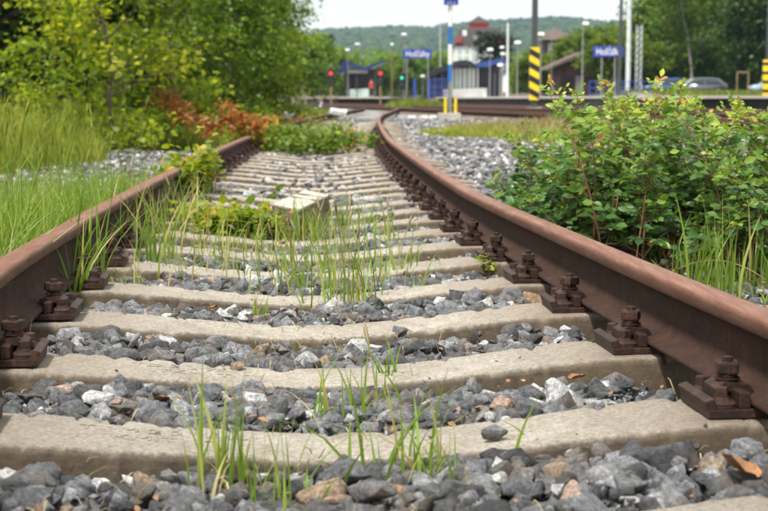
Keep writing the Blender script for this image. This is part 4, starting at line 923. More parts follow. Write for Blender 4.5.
# ------------------------------------------------------------------ main line tracks
def poly(pts, step=1.0): return catmull(pts, step)[1]
LINES = [("near", [(10.6, 2), (8.5, 15), (6.9, 25), (4.6, 39), (2.3, 53.5), (.5, 65), (-3.6, 90), (-9, 122), (-20, 190)]),
         ("middle", [(15.6, 2), (13.6, 15), (12.0, 25), (9.6, 40), (6.2, 60), (1.6, 86), (-3.5, 110), (-10, 140), (-20, 186)]),
         ("far", [(20.4, 2), (18.4, 15), (16.8, 25), (14.3, 40), (11.0, 60), (7.0, 84), (4.0, 106), (2.6, 130), (1.6, 170)])]
NEARW = {"near": "rusty rail of the nearest main line track crossing the middle distance", "middle": "rusty rail of the middle main line track", "far": "rusty rail of the main line track running along the long platform"}
sm = [protos[0]]
for ln, pts in LINES:
    P = poly(pts, 1.0)
    strip("ballast_bed", P, -1.7, 1.7, {"near": -.055, "middle": -.051, "far": -.047}[ln], "ballast_bed")
    for side_, u in (("near side", -.752), ("far side", .752)): sweep_rail(P, "rail", f"{NEARW[ln]}, {side_}", u=u)
    T = np.gradient(P, axis=0); T /= np.linalg.norm(T, axis=1, keepdims=True)
    if ln != "middle":
        for i_ in range(24, 62, 1):
            o = protos[1].copy(); C.objects.link(o); o.name = "sleeper"; o.location = (P[i_, 0], P[i_, 1], 0); o.rotation_euler = (0, 0, math.atan2(-T[i_, 0], T[i_, 1]))
            tag(o, f"dark stained sleeper under the {'nearest main line track' if ln=='near' else 'track beside the long platform'}", "railway sleeper", f"sleepers of the {ln} main line")

# ------------------------------------------------------------------ platforms
def platform(label, pts, z, hgt):
    root = empty("platform", (0, 0, 0), label=label, cat="platform")
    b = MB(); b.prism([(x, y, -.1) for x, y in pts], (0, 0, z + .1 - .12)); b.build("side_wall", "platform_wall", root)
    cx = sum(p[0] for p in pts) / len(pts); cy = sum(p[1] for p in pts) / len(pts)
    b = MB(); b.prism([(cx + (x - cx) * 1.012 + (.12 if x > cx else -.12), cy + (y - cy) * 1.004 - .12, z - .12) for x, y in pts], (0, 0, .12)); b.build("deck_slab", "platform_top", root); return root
PZ = .70
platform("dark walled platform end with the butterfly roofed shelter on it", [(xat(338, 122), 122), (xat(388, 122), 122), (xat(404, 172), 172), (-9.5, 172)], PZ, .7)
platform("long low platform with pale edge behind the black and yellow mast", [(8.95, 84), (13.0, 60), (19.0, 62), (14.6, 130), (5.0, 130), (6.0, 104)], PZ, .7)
tag(MB().box((34, 150, .55), (48, 76, .5)).build("road", "concrete_far"), kind="structure") if False else None

# ------------------------------------------------------------------ shelters
# butterfly roof shelter
D = 142
sh = empty("butterfly_shelter", (xat(362, D), D, PZ), label="small dark waiting shelter with a blue butterfly roof on the left platform", cat="shelter")
s_ = F_PX / D
def L2(px, py): return ((px - 362) / s_, at(px, py, D).z - PZ)
def wallprism(pxs, y0, dy): return [(L2(px, py)[0], y0, L2(px, py)[1]) for px, py in pxs], (0, dy, 0)
b = MB(); p, v = wallprism([(338, 73), (344, 61), (347, 61), (364, 67.5), (386, 60.5), (387, 62), (365, 71), (350, 66), (341, 75)], -1.0, 4.0); b.prism(p, v); b.build("roof", "roof_navy", sh)
b = MB(); p, v = wallprism([(345, 69), (376, 69), (376, 90), (345, 90)], 1.2, .15); b.prism(p, v)
b.prism(*wallprism([(345, 69), (347.5, 69), (347.5, 90), (345, 90)], -.6, 1.8)); b.build("back_wall", "shelter_dark", sh)
b = MB(); b.prism(*wallprism([(347.5, 70), (368, 70), (368, 73.5), (347.5, 73.5)], -.7, .1)); b.build("fascia_board", "steel_grey", sh)
b = MB(); b.prism(*wallprism([(350, 89.5), (369, 88.5), (369, 97), (350, 97)], -.55, .08)); b.build("low_wall", "glass_pale", sh)
for px in (348, 357, 370, 375, 349.5):
    z = L2(px, 70)[1]; MB().box((L2(px, 0)[0], -.5 if px != 370 else .6, z / 2), (.10, .10, z)).build("post", "steel_dark", sh)
# curved roof shelter
D = 112
sh = empty("glazed_shelter", (xat(462, D), D, PZ), label="glazed waiting shelter with a long curved black and blue roof on the right platform", cat="shelter")
s_ = F_PX / D
def L3(px, py): return ((px - 462) / s_, at(px, py, D).z - PZ)
def wp(pxs, y0, dy): return [(L3(px, py)[0], y0, L3(px, py)[1]) for px, py in pxs], (0, dy, 0)
b = MB(); b.prism(*wp([(423.5, 73.5), (430, 71), (440, 67), (450, 63), (457, 61), (463, 60.3), (469, 61.5), (474, 65), (474, 69), (468, 66.5), (461, 66), (452, 68.5), (440, 73), (427, 78)], -1.2, 3.6)); b.build("roof", "roof_black", sh)
b = MB(); b.prism(*wp([(474.2, 63.5), (484, 61.5), (494, 60), (503, 58.5), (503, 61.5), (494, 64), (486, 67.5), (474.2, 67)], -1.0, 3.2)); b.build("blue_roof", "roof_blue", sh)
b = MB(); b.prism(*wp([(443, 89.5), (486, 88), (486, 97), (443, 97)], -.2, .14)); b.build("low_wall", "white_paint", sh)
b = MB(); b.prism(*wp([(452, 69), (475, 68), (475, 89), (452, 89)], .3, .08)); b.build("glazing", "glass_pale", sh)
for px in (452, 456, 459.5, 464, 469, 473, 477): MB().prism(*wp([(px - .6, 68), (px + .6, 68), (px + .6, 89), (px - .6, 89)], 0.0, .12)).build("mullion", "white_paint", sh)
b = MB(); b.prism(*wp([(475, 67), (500, 65), (500, 97), (486.2, 97), (486.2, 88), (475, 88)], 1.0, .2)); b.build("side_wall", "shelter_dark", sh); b = MB(); b.prism(*wp([(426, 77), (440, 72), (452, 67.5), (475, 64), (475, 69), (452, 70), (452, 97), (426, 97)], 1.0, .12)); b.build("back_wall", "shelter_dark", sh)  # back wall near black: the shade under the roof is painted in
for px in (428, 434, 441, 488, 493, 499): 
    MB().prism(*wp([(px - .7, 74), (px + .7, 74), (px + .7, 97), (px - .7, 97)], -.9, .15)).build("post", "steel_dark", sh)
MB().prism(*wp([(440, 73), (441, 73), (441, 97), (440, 97)], 1.0, .1)).build("seat_post", "steel_grey", sh)

# ------------------------------------------------------------------ signs, masts, lamps, signals
def station_sign(cx_, y0, y1, D, w_px, label, posts, tw, base_z=PZ):
    c = at(cx_, (y0 + y1) / 2, D); s_ = F_PX / D; w = w_px / s_; h = (y1 - y0) / s_
    root = empty("station_sign", (c.x, D, base_z), label=label, cat="station sign", group="blue station name signs"); zc = c.z - base_z
    b = MB(); b.box((0, 0, zc), (w, .14, h), bev=.02); b.build("board", "sign_blue", root)
    t = text_mesh("Hošťálky", h * .95, "lettering", "white_paint", .01, root); t.rotation_euler = (PI / 2, 0, 0)
    wx = max(v.co.x for v in t.data.vertices) - min(v.co.x for v in t.data.vertices); k = w * tw / wx; t.scale = (k, 1.0, 1); t.location = (0, -.085, zc - h * .02)
    for px in posts:
        x = (px - cx_) / s_; MB().cyl((x, .0, 0), (x, 0, zc - h / 2), .045, n=8).build("post", "steel_grey", root)
    return root
station_sign(417.5, 49.5, 58.5, 108, 28, "blue station name sign with white letters left of the blue and white pole", [407, 428], .84)
station_sign(608.5, 46.5, 57, 100, 30, "blue station name sign with white letters above the green bush on the right", [602, 615], .82)

def lamp_post(px, ytop, D, hw, label, thick=.09, mat="steel_grey", arm=0, base=PZ, head=True):
    p = at(px, ytop, D); root = empty("lamp_post", (p.x, D, base), label=label, cat="street lamp", group="platform lamps"); z = p.z - base
    MB().cyl((0, 0, 0), (0, 0, z), thick * .45, thick * .3, n=10).build("pole", mat, root)
    if head:
        h = MB(); h.box((arm, -.1, z + .06), (hw * .85, .35, .17), bev=.05, taper=(.8, .8)); h.build("lamp_head", "lamp_white", root)
        if arm: MB().cyl((0, 0, z - .05), (arm, 0, z + .02), .03, n=8).build("bracket", mat, root)
    return root
lamp_post(404, 35, 130, .6, "platform lamp with white head above the left station sign", arm=-.0)
lamp_post(347.5, 50.5, 140, .55, "lower of the two white lamps over the butterfly shelter")
lamp_post(361, 44.5, 160, .7, "upper of the two white lamps over the butterfly shelter", arm=-.4)
lamp_post(392, 45, 125, .3, "thin yellowish grey lamp post between the shelter and the left sign", mat="ochre_paint", head=True)
lamp_post(490, 50.5, 95, .5, "white headed lamp in front of the dark pine")
lamp_post(500, 66, 105, .5, "lowest white lamp head at the right end of the glazed shelter")
lamp_post(502, 48, 125, .5, "white lamp head just right of the dark pine")
lamp_post(502.5, 54.5, 118, .45, "small white lamp head under the one right of the pine")
lamp_post(517.5, 43.5, 90, .5, "white headed lamp left of the black and yellow mast")
lamp_post(541, 35, 92, .5, "white headed lamp right of the black and yellow mast")
lamp_post(583, 24.5, 88, .45, "tall thin lamp post left of the right station sign", arm=.15)
lamp_post(440.5, 1, 120, .3, "very tall slim lamp post left of the blue and white pole", thick=.08, mat="steel_light")
lamp_post(552, 24, 120, .3, "thin bare pole in front of the brown house", thick=.07, head=False)
lamp_post(423, 77, 112, .5, "short lamp at the left end of the curved shelter roof", thick=.08)

# thick light pole
def mast(name, px, y0, D, r1, r2, mat, label, cat, base=0.0, lean=0):
    p = at(px, y0, D); root = empty(name, (p.x, D, base), label=label, cat=cat); MB().cyl((0, 0, 0), (lean, 0, p.z - base), r1, r2, n=14).build("shaft", mat, root); return root, p.z - base
mast("pole", 508, 23, 128, .12, .09, "steel_light", "light grey pole rising between the pine and the striped mast", "pole", PZ)
m_, z_ = mast("pole", 621, -60, 70, .10, .07, "steel_dark", "thin dark pole leaning slightly right of the right station sign", "pole", 0, .12)
m_, z_ = mast("radio_mast", 632, -130, 118, .20, .12, "steel_light", "tall pale tubular mast with a ladder right of the right station sign", "mast", .9)
for k in range(14): MB().box((0, -.16, 1 + k * .9), (.34, .05, .05)).build("rung", "steel_light", m_)
# lattice mast beside it
D = 124; p = at(639.5, 25, D); root = empty("lattice_mast", (p.x, D, .9), label="short see-through lattice mast just right of the tall pale mast", cat="mast"); z = p.z - .9
b = MB()
for sx, sy in ((-.22, -.22), (.22, -.22), (.22, .22), (-.22, .22)): b.cyl((sx, sy, 0), (sx, sy, z), .022, n=5)
b.build("chord", "steel_light", root); b = MB()
for k in range(int(z / .55)):
    z0 = k * .55
    for sy in (-.22, .22): b.cyl((-.22, sy, z0), (.22, sy, z0 + .5), .014, n=4); b.cyl((-.22, sy, z0), (.22, sy, z0), .014, n=4)
b.build("lattice_bracing", "steel_light", root)

# black and yellow striped catenary mast
D = 64; s_ = F_PX / D; p = at(533, 100, D); root = empty("striped_mast", (xat(533, D), D, -.1), label="dark grey mast with black and yellow warning stripes on its lower part", cat="mast")
w = 9.2 / s_; zt = at(533, -110, D).z; zs0, zs1 = at(533, 100, D).z + .1, at(533, 47.5, D).z + .1
MB().box((0, 0, (zt + .1) / 2), (w * .68, w * .6, zt + .1), taper=(.75, .75), bev=.01).build("shaft", "steel_dark", root)
b = MB(); b.box((0, 0, (zs0 + zs1) / 2), (w, w * .9, zs1 - zs0)); b.build("warning_band", "yellow_paint", root)
b = MB(); ph = (zs1 - zs0) / 4.0
for k in range(4):
    zc = zs1 - ph * (k + .50); b.prism([(-w / 2 - .003, -w * .45 - .004, zc + .26), (w / 2 + .003, -w * .45 - .004, zc + .02), (w / 2 + .003, -w * .45 - .004, zc - .27), (-w / 2 - .003, -w * .45 - .004, zc - .03)], (0, w * .9 + .008, 0))
b.build("black_stripe", "black_paint", root)
MB().box((0, 0, .12), (.7, .7, .3), bev=.03).build("footing", "concrete_far", root)

# blue and white pole on a concrete block
D = 40; s_ = F_PX / D; root = empty("marker_pole", (xat(449.5, D), D, -.07), label="blue and white banded pole with a blue box on top, standing on a concrete block", cat="pole")
zt = at(449, -14, D).z + .07
MB().box((-.02, 0, .12), (.64, .5, .24), bev=.02).build("block_footing", "concrete_far", root)
def Zp(py): return at(449, py, D).z + .07
def band(y1_, y0_, mat, nm, r=.062): MB().cyl((0, 0, Zp(y1_)), (0, 0, Zp(y0_)), r, n=20).build(nm, mat, root)
band(114.5, 82, "steel_grey", "lower_tube", .06); band(82, 64.5, "blue_paint", "blue_band"); band(64.5, 44.5, "white_paint", "white_band"); band(44.5, 26.5, "blue_paint", "blue_band"); band(26.5, 5, "white_paint", "white_band")
b = MB(); b.box((.02, 0, (Zp(5) + zt) / 2), (.40, .25, zt - Zp(5)), bev=.015); bx = b.build("sign_box", "sign_blue", root)
t = text_mesh("a L s", .13, "lettering", "steel_light", .004, bx); t.rotation_euler = (PI / 2, 0, 0); t.location = (.02, -.13, Zp(3.0))
for px in (445, 455): MB().box(((px - 449.7) / s_, -.16, .24 + .20), (.075, .03, .44), bev=.005).build("yellow_guard", "yellow_paint", root)
for px, label in ((412, "left one of three white painted stones lying in a row on the gravel"), (424, "middle one of three white painted stones lying in a row on the gravel"), (433, "right one of three white painted stones, next to the marker pole block")):
    p = gnd(px, 119.5, -.07); o = MB().box((0, 0, .06), (.24 if px != 424 else .26, .16, .12), bev=.02, rz=.2, taper=(.85, .85)).build("painted_stone", "white_paint"); o.location = p; tag(o, label, "painted stone", "white painted marker stones")

# signals
def signal(px, py, D, mat, label, base, post="steel_dark", lamp_r=.17):
    p = at(px, py, D); root = empty("signal", (p.x, D, base), label=label, cat="railway signal"); z = p.z - base
    MB().cyl((0, 0, 0), (0, 0, z - .5), .07, n=10).build("post", post, root)
    h = MB(); h.box((0, 0, z - .25), (.42, .25, 1.3), bev=.06).build("signal_head", "black_paint", root)
    l = MB(); l.cyl((0, -.14, z), (0, -.20, z), lamp_r, n=20).build("lamp", mat, root)
    MB().cyl((0, -.13, z - .45), (0, -.15, z - .45), .10, n=16).build("dark_lens", "glass_dark", root); return root
signal(331, 73.5, 105, "signal_red", "railway signal showing red at the left of the butterfly shelter", 0, "ochre_paint", .12)
signal(380.5, 73.5, 105, "signal_red", "railway signal showing red in front of the right wing of the butterfly roof", 0, "ochre_paint", .12)
signal(401.8, 78, 110, "signal_green", "railway signal with a green light left of the blue posts", 0, "steel_dark", .12)
p = gnd(321, 108, 0); root = empty("dwarf_signal", (p.x, p.y, -.05), label="short cream coloured post standing at the left of the far tracks", cat="post")
MB().cyl((0, 0, 0), (0, 0, .42), .09, n=12).build("post", "white_paint", root); MB().box((0, 0, .62), (.22, .2, .32), bev=.04).build("cap_box", "ochre_paint", root)
p = gnd(328, 111, 0); root = empty("point_lever", (p.x, p.y, -.05), .4, label="low dark point lever box on the ground by the far left rail", cat="lever box")
MB().box((0, 0, .12), (.9, .4, .24), bev=.05).build("housing", "steel_dark", root); MB().cyl((-.1, 0, .2), (-.45, 0, .42), .03, n=8).build("lever", "steel_dark", root); MB().ball((-.47, 0, .44), .09).build("weight", "steel_dark", root)

# blue railings
def railing(label, p0, p1, n, h, base, mat="rail_blue", pick=.03):
    a = Vector((p0[0], p0[1], base)); b_ = Vector((p1[0], p1[1], base)); root = empty("railing", a, label=label, cat="railing"); d = b_ - a
    for k in range(n + 1):
        q = d * (k / n); MB().cyl(q, q + Vector((0, 0, h)), pick, n=8).build("post", mat, root)
    for z in (h - .03, h * .55, h * .2): MB().cyl(Vector((0, 0, z)), d + Vector((0, 0, z)), pick * .7, n=8).build("handrail" if z > h * .9 else "bar", mat, root)
    return root
railing("blue railing of posts and bars left of the glazed shelter", (xat(430, 105), 105), (xat(448, 105), 105), 6, 1.35, PZ)
railing("low blue railing along the platform under the right station sign", (xat(588, 98), 98), (xat(648, 98), 98), 9, 1.1, PZ)
for px, label in ((414.5, "thick blue post left of a second one in the grass behind the platform"), (429, "thick blue post nearer the glazed shelter in the grass")):
    root = empty("blue_post", (xat(px, 95), 95, -.1), label=label, cat="post", group="blue posts"); zz = at(px, 80, 95).z + .1
    MB().box((0, 0, zz / 2), (.17, .17, zz), bev=.02).build("shaft", "rail_blue", root); MB().box((0, 0, zz + .03), (.24, .22, .07), bev=.02).build("cap", "rail_blue", root)
# small items by the right tracks
root = empty("yellow_post", (xat(763, 98), 98, .6), label="yellow and black striped post at the right edge beside the bank", cat="post"); zz = at(763, 60, 98).z - .6
MB().box((0, 0, zz / 2), (.42, .3, zz), bev=.02).build("shaft", "yellow_paint", root)
for k in range(4): MB().box((0, 0, .5 + k * .62), (.43, .31, .22), ry=.0).build("black_stripe", "black_paint", root)
MB().cyl((.05, 0, zz), (.05, 0, zz + 5), .10, n=10).build("grey_upper_mast", "steel_dark", root)
root = empty("barrier_frame", (xat(740, 100), 100, .85), label="small brown pipe frame left of the yellow and black post", cat="frame"); zz = at(740, 72.5, 100).z - .85
for x in (-.4, .4): MB().cyl((x, 0, 0), (x, 0, zz), .05, n=8).build("upright", "ochre_paint", root)
MB().cyl((-.4, 0, zz), (.4, 0, zz), .05, n=8).build("crossbar", "ochre_paint", root)
root = empty("relay_cabinet", (xat(638, 90), 90, 0), label="grey relay cabinet beside the track under the right station sign", cat="cabinet")
MB().box((0, 0, .45), (1.4, .5, .9), bev=.02).build("cabinet_body", "concrete_far", root); MB().box((0, 0, .94), (1.5, .6, .06), bev=.01).build("lid", "steel_grey", root)

# person on the platform
def skin_body(name, joints, edges, mat, parent, sub=2):
    me = bpy.data.meshes.new(name); me.from_pydata([j[0] for j in joints], edges, []); o = bpy.data.objects.new(name, me); C.objects.link(o)
    o.modifiers.new("s", 'SKIN'); sv_ = me.skin_vertices[0].data
    for i_, j_ in enumerate(joints): sv_[i_].radius = j_[1]
    sv_[0].use_root = True; mm = o.modifiers.new("u", 'SUBSURF'); mm.levels = sub; mm.render_levels = sub
    bpy.context.view_layer.update(); m2 = bpy.data.meshes.new_from_object(o.evaluated_get(bpy.context.evaluated_depsgraph_get())); o.modifiers.clear(); o.data = m2; bpy.data.meshes.remove(me)
    m2.materials.clear(); m2.materials.append(MATS[mat])
    for p_ in m2.polygons: p_.use_smooth = True
    o.parent = parent; return o
per = empty("person", (xat(371.5, 136), 136, PZ), .9, "person in a red jacket and dark trousers waiting on the platform by the butterfly shelter", "person")
J = [((0, 0, .93), (.13, .10)), ((0, .01, 1.15), (.13, .10)), ((0, .02, 1.38), (.16, .10)), ((0, .015, 1.47), (.055, .055)), ((0, -.01, 1.56), (.075, .085)), ((0, -.01, 1.66), (.075, .09)),
     ((.19, .02, 1.37), (.055, .055)), ((.25, .04, 1.12), (.042, .042)), ((.23, -.08, .90), (.034, .034)), ((.22, -.11, .82), (.032, .018)),
     ((-.19, .02, 1.37), (.055, .055)), ((-.25, .04, 1.12), (.042, .042)), ((-.23, -.06, .90), (.034, .034)), ((-.22, -.09, .82), (.032, .018)),
     ((.09, 0, .86), (.085, .09)), ((.10, -.02, .48), (.058, .062)), ((.10, .03, .10), (.042, .045)), ((.11, -.12, .035), (.042, .032)),
     ((-.09, 0, .86), (.085, .09)), ((-.10, .03, .48), (.058, .062)), ((-.11, .09, .10), (.042, .045)), ((-.12, -.05, .035), (.042, .032))]
E = [(0, 1), (1, 2), (2, 3), (3, 4), (4, 5), (2, 6), (6, 7), (7, 8), (8, 9), (2, 10), (10, 11), (11, 12), (12, 13), (0, 14), (14, 15), (15, 16), (16, 17), (0, 18), (18, 19), (19, 20), (20, 21)]
body = skin_body("body", J, E, "skin", per)
skin_body("jacket", [((0, 0, .88), (.175, .14)), ((0, .01, 1.12), (.165, .13)), ((0, .02, 1.37), (.185, .13)), ((0, .015, 1.47), (.085, .08)), ((.19, .02, 1.36), (.082, .08)), ((.25, .04, 1.12), (.066, .066)), ((.23, -.08, .92), (.05, .05)), ((-.19, .02, 1.36), (.082, .08)), ((-.25, .04, 1.12), (.066, .066)), ((-.23, -.06, .92), (.05, .05))],
          [(0, 1), (1, 2), (2, 3), (2, 4), (4, 5), (5, 6), (2, 7), (7, 8), (8, 9)], "red_cloth", per)
skin_body("trousers", [((0, 0, .90), (.15, .12)), ((.09, 0, .84), (.105, .11)), ((.10, -.02, .48), (.075, .08)), ((.10, .03, .10), (.065, .068)), ((-.09, 0, .84), (.105, .11)), ((-.10, .03, .48), (.075, .08)), ((-.11, .09, .10), (.065, .068))], [(0, 1), (1, 2), (2, 3), (0, 4), (4, 5), (5, 6)], "dark_cloth", per)
MB().ball((0, .012, 1.655), .098, (.88, 1.02, 1.0), 3).build("hair", "hair_brown", per, True)
MB().box((.25, .12, 1.05), (.14, .22, .34), bev=.04).build("shoulder_bag", "pale_cloth", per)

# ------------------------------------------------------------------ cars
def car(px0, px1, ytop, ybot, D, mat, label, rz=0, flip=False, L=4.4):
    cx_ = (px0 + px1) / 2; zb = at(cx_, ybot, D).z; root = empty("parked_car", (xat(cx_, D), D, zb), rz + (PI if flip else 0), label, "car", "cars parked beyond the bank")
    W = 1.72; k = L / 4.4
    side = [(-2.2, .35), (-2.18, .62), (-2.0, .78), (-1.25, .90), (-.55, 1.36), (-.25, 1.44), (.8, 1.46), (1.45, 1.38), (1.95, .98), (2.15, .90), (2.2, .40), (2.0, .25), (-2.0, .25)]
    bm = bmesh.new(); rows = []
    for yy, ins in ((-W / 2, .0), (-W / 2 + .02, 0), (0, 0), (W / 2 - .02, 0), (W / 2, 0)): pass
    def y_of(z, sgn): return sgn * (W / 2 - max(0, z - .85) * .38)
    a = [bm.verts.new((x * k, y_of(z, -1), z)) for x, z in side]; b_ = [bm.verts.new((x * k, y_of(z, 1), z)) for x, z in side]
    bm.faces.new(a); bm.faces.new(list(reversed(b_)))
    for i_ in range(len(side)): j_ = (i_ + 1) % len(side); bm.faces.new([a[j_], a[i_], b_[i_], b_[j_]])
    bmesh.ops.recalc_face_normals(bm, faces=list(bm.faces)); bmesh.ops.bevel(bm, geom=list(bm.edges), offset=.05, segments=2, affect='EDGES')
    mm = MB(); mm.bm.free(); mm.bm = bm; mm.build("body", mat, root, True)
    def yw(z, sgn): return sgn * (W / 2 - max(0, z - .85) * .38 + .006)
    for sgn in (-1, 1):
        for poly_ in ([(-1.02, .95), (-.50, 1.30), (.22, 1.34), (.22, .95)], [(.30, .95), (.30, 1.34), (1.2, 1.31), (1.65, .98)]):
            b = MB(); pts = [(x * k, yw(z, sgn), z) for x, z in poly_]; b.prism(pts, (0, -.02 * sgn, 0)); b.build("side_window", "glass_dark", root)
    b = MB(); b.prism([(-1.20 * k, -.62, .955), (-.60 * k, -.52, 1.345), (-.60 * k, .52, 1.345), (-1.20 * k, .62, .955)], (-.02, 0, .02)); b.build("windscreen", "glass_pale", root)
    b = MB(); b.prism([(1.52 * k, -.52, 1.345), (1.93 * k, -.62, 1.01), (1.93 * k, .62, 1.01), (1.52 * k, .52, 1.345)], (.02, 0, .02)); b.build("rear_window", "glass_dark", root)
    for x in (-1.35, 1.35):
        for sgn in (-1, 1):
            w = MB(); w.cyl((x * k, sgn * .68, .31), (x * k, sgn * .88, .31), .31, n=24, bev=.02); wh = w.build("wheel", "tyre_rubber", root); MB().cyl((x * k, sgn * .86, .31), (x * k, sgn * .895, .31), .19, n=16).build("rim", "steel_grey", wh)
    for sgn in (-1, 1): MB().box((-2.12 * k, sgn * .62, .66), (.12, .32, .14), bev=.02).build("headlight", "lamp_white", root)
    for sgn in (-1, 1): MB().box((2.14 * k, sgn * .66, .80), (.10, .22, .18), bev=.02).build("tail_light", "signal_red" if False else "red_louver", root)
    for sgn in (-1, 1): MB().box((-.85 * k, sgn * .95, .98), (.12, .14, .12), bev=.03).build("mirror", mat, root)
    return root
D = 122
car(640, 690, 81, 94.5, 125, "car_blue", "blue parked car half hidden behind the bush, left of the dark estate car", .12, L=4.2)
car(671, 723, 80, 94.5, 122, "car_grey", "dark grey estate car parked beyond the bank", .05, L=4.6)
car(746, 798, 83, 94.5, 122, "car_silver", "pale silver blue car cut by the right edge of the photo", .05, L=4.4)

# ------------------------------------------------------------------ buildings
D = 300; s_ = F_PX / D; GZ = 3.0; cx_ = 480
bl = empty("station_building", (xat(cx_, D), D, GZ - 2.0), label="large white building with a dark hipped roof and a red lantern turret", cat="building"); B0 = GZ - 2.0
def bz(py): return at(cx_, py, D).z - B0
def bxx(px): return (px - cx_) / s_
w0, w1 = bxx(454.5), bxx(506); dep = 12
MB().box(((w0 + w1) / 2, dep / 2, bz(46) / 2), (w1 - w0, dep, bz(46))).build("wall", "facade_white", bl)
b = MB(); e = .35; zt_, zb_ = bz(27.5), bz(46.3)
lo = [(w0 - e, -e, zb_), (w1 + e, -e, zb_), (w1 + e, dep + e, zb_), (w0 - e, dep + e, zb_)]; hi = [(bxx(461), 1.6, zt_), (bxx(499), 1.6, zt_), (bxx(499), dep - 1.6, zt_), (bxx(461), dep - 1.6, zt_)]
vs = [b.bm.verts.new(v) for v in lo + hi]
for f in ((0, 1, 5, 4), (1, 2, 6, 5), (2, 3, 7, 6), (3, 0, 4, 7), (4, 5, 6, 7), (3, 2, 1, 0)): b.bm.faces.new([vs[i_] for i_ in f])
rf = b.build("roof", "roof_slate", bl)
for px0, px1 in ((454.5, 461), (496, 507)):
    b = MB(); a0, a1 = bxx(px0), bxx(px1); b.prism([(a0, -.6, bz(43)), (a1, -.6, bz(43)), ((a0 + a1) / 2 + (.6 if px0 < 470 else -.6), -.6, bz(34.5))], (0, 3, 0)); b.build("red_gable", "red_louver", rf)
MB().box((bxx(464), 1.2, (bz(46) + bz(30)) / 2), (.9, .9, bz(30) - bz(46))).build("chimney", "facade_white", rf)
tw = empty("turret", (0, 0, 0)); tw.parent = bl
MB().box((bxx(478.7), 4, (bz(28.5) + bz(22.5)) / 2), (18.5 / s_, 18.5 / s_, bz(22.5) - bz(28.5))).build("louvre_box", "red_louver", tw)
b = MB(); c_ = bxx(478.7); q = 11 / s_; vs = [b.bm.verts.new(v) for v in ((c_ - q, 4 - q, bz(22.6)), (c_ + q, 4 - q, bz(22.6)), (c_ + q, 4 + q, bz(22.6)), (c_ - q, 4 + q, bz(22.6)), (c_, 4, bz(14.8)))]
for f in ((0, 1, 4), (1, 2, 4), (2, 3, 4), (3, 0, 4), (3, 2, 1, 0)): b.bm.faces.new([vs[i_] for i_ in f])
b.build("turret_roof", "roof_slate", tw)
for px in (459, 466, 473, 480, 487, 494, 501):
    for py in (51, 58.5):
        w = MB(); w.box((bxx(px), -.03, bz(py)), (.95, .10, 1.1)).build("window", "glass_pale", bl)
wd = MB(); wd.cyl((bxx(474.5), -.55, bz(38.5)), (bxx(474.5), .9, bz(38.5)), .55, n=16).build("round_window", "facade_white", rf)
# brown shed and house behind
D = 135; s_ = F_PX / D; BZ = .55; root = empty("timber_shed", (xat(600, D), D, BZ), label="long brown timber goods shed with a sloping roof behind the right platform", cat="shed")
def q3(px, py): return ((px - 600) / s_, at(px, py, D).z - BZ)
b = MB(); b.prism([(q3(px, py)[0], 0, q3(px, py)[1]) for px, py in ((559, 66), (583, 57), (644, 66), (648, 68), (648, 97), (559, 97))], (0, 8, 0)); b.build("wall", "brown_wood", root)
b = MB(); b.prism([(q3(px, py)[0], -1.0, q3(px, py)[1]) for px, py in ((546, 69.5), (548, 66.5), (584, 50.5), (602, 58), (602, 60), (584, 54.5))], (0, 10, 0)); b.build("roof", "brown_roof", root)
MB().box((q3(646, 0)[0] - .1, -.2, q3(0, 78)[1]), (1.7, .3, 3.4)).build("brick_pier", "orange_brick", root)
for px in (566, 578, 590, 612, 628): MB().box((q3(px, 0)[0], -.06, q3(0, 86)[1]), (.75, .12, 1.9)).build("door", "shelter_dark" if px != 578 else "steel_grey", root)
D = 185; s_ = F_PX / D; root = empty("brown_house", (xat(557, D), D, .8), label="house with a dark pyramid roof half hidden by trees behind the timber shed", cat="house")
def q4(px, py): return ((px - 557) / s_, at(px, py, D).z - .8)
MB().box((0, 4, q4(0, 40)[1] / 2), (26 / s_, 7, q4(0, 40)[1])).build("wall", "brown_wood", root)
b = MB(); e0, e1 = q4(541, 40)[0], q4(574, 40)[0]; z0, z1 = q4(0, 40)[1], q4(0, 28)[1]; vs = [b.bm.verts.new(v) for v in ((e0, -.5, z0), (e1, -.5, z0), (e1, 8.5, z0), (e0, 8.5, z0), (q4(553, 0)[0], 4, z1), (q4(560, 0)[0], 4, z1))]
for f in ((0, 1, 5, 4), (1, 2, 5), (2, 3, 4, 5), (3, 0, 4), (3, 2, 1, 0)): b.bm.faces.new([vs[i_] for i_ in f])
b.build("roof", "brown_roof", root)
for px in (550, 558, 566): MB().box((q4(px, 0)[0], .45, q4(0, 47)[1]), (.9, .12, 1.1)).build("window", "glass_pale", root)

# ------------------------------------------------------------------ far trees
tr = tree("broadleaf_tree", "big leafy tree at the right behind the parked cars", "tree", (xat(705, 150), 150, .8), 17, 5.0, .6, 32000, .50, "mid_leaf", .42, 201, 240)
tree_copy(tr, "big dark tree at the right picture edge behind the pale car", (xat(752, 142), 142, .8), 2.2, 1.02)
tree_copy(tr, "large tree with open crown left of the big leafy tree over the dark estate car", (xat(668, 160), 162, .8), 4.1, .86)
tree_copy(tr, "tree outside the frame to the right of the cars", (xat(806, 146), 146, .8), 1.1, 1.0)
tree_copy(tr, "tall tree standing behind the gap between the two big right trees", (xat(728, 178), 182, .8), 5.1, 1.05)
tree("willow_tree", "drooping dark green tree in front of the right wood", "tree", (xat(762, 132), 132, .8), 13.5, 4.2, .1, 22000, .42, "dark_leaf", .75, 207, 180)
root = empty("birch_tree", (xat(690, 138), 138, .8), label="slender birch with a pale leaning trunk before the right wood", cat="tree"); rng = np.random.default_rng(5)
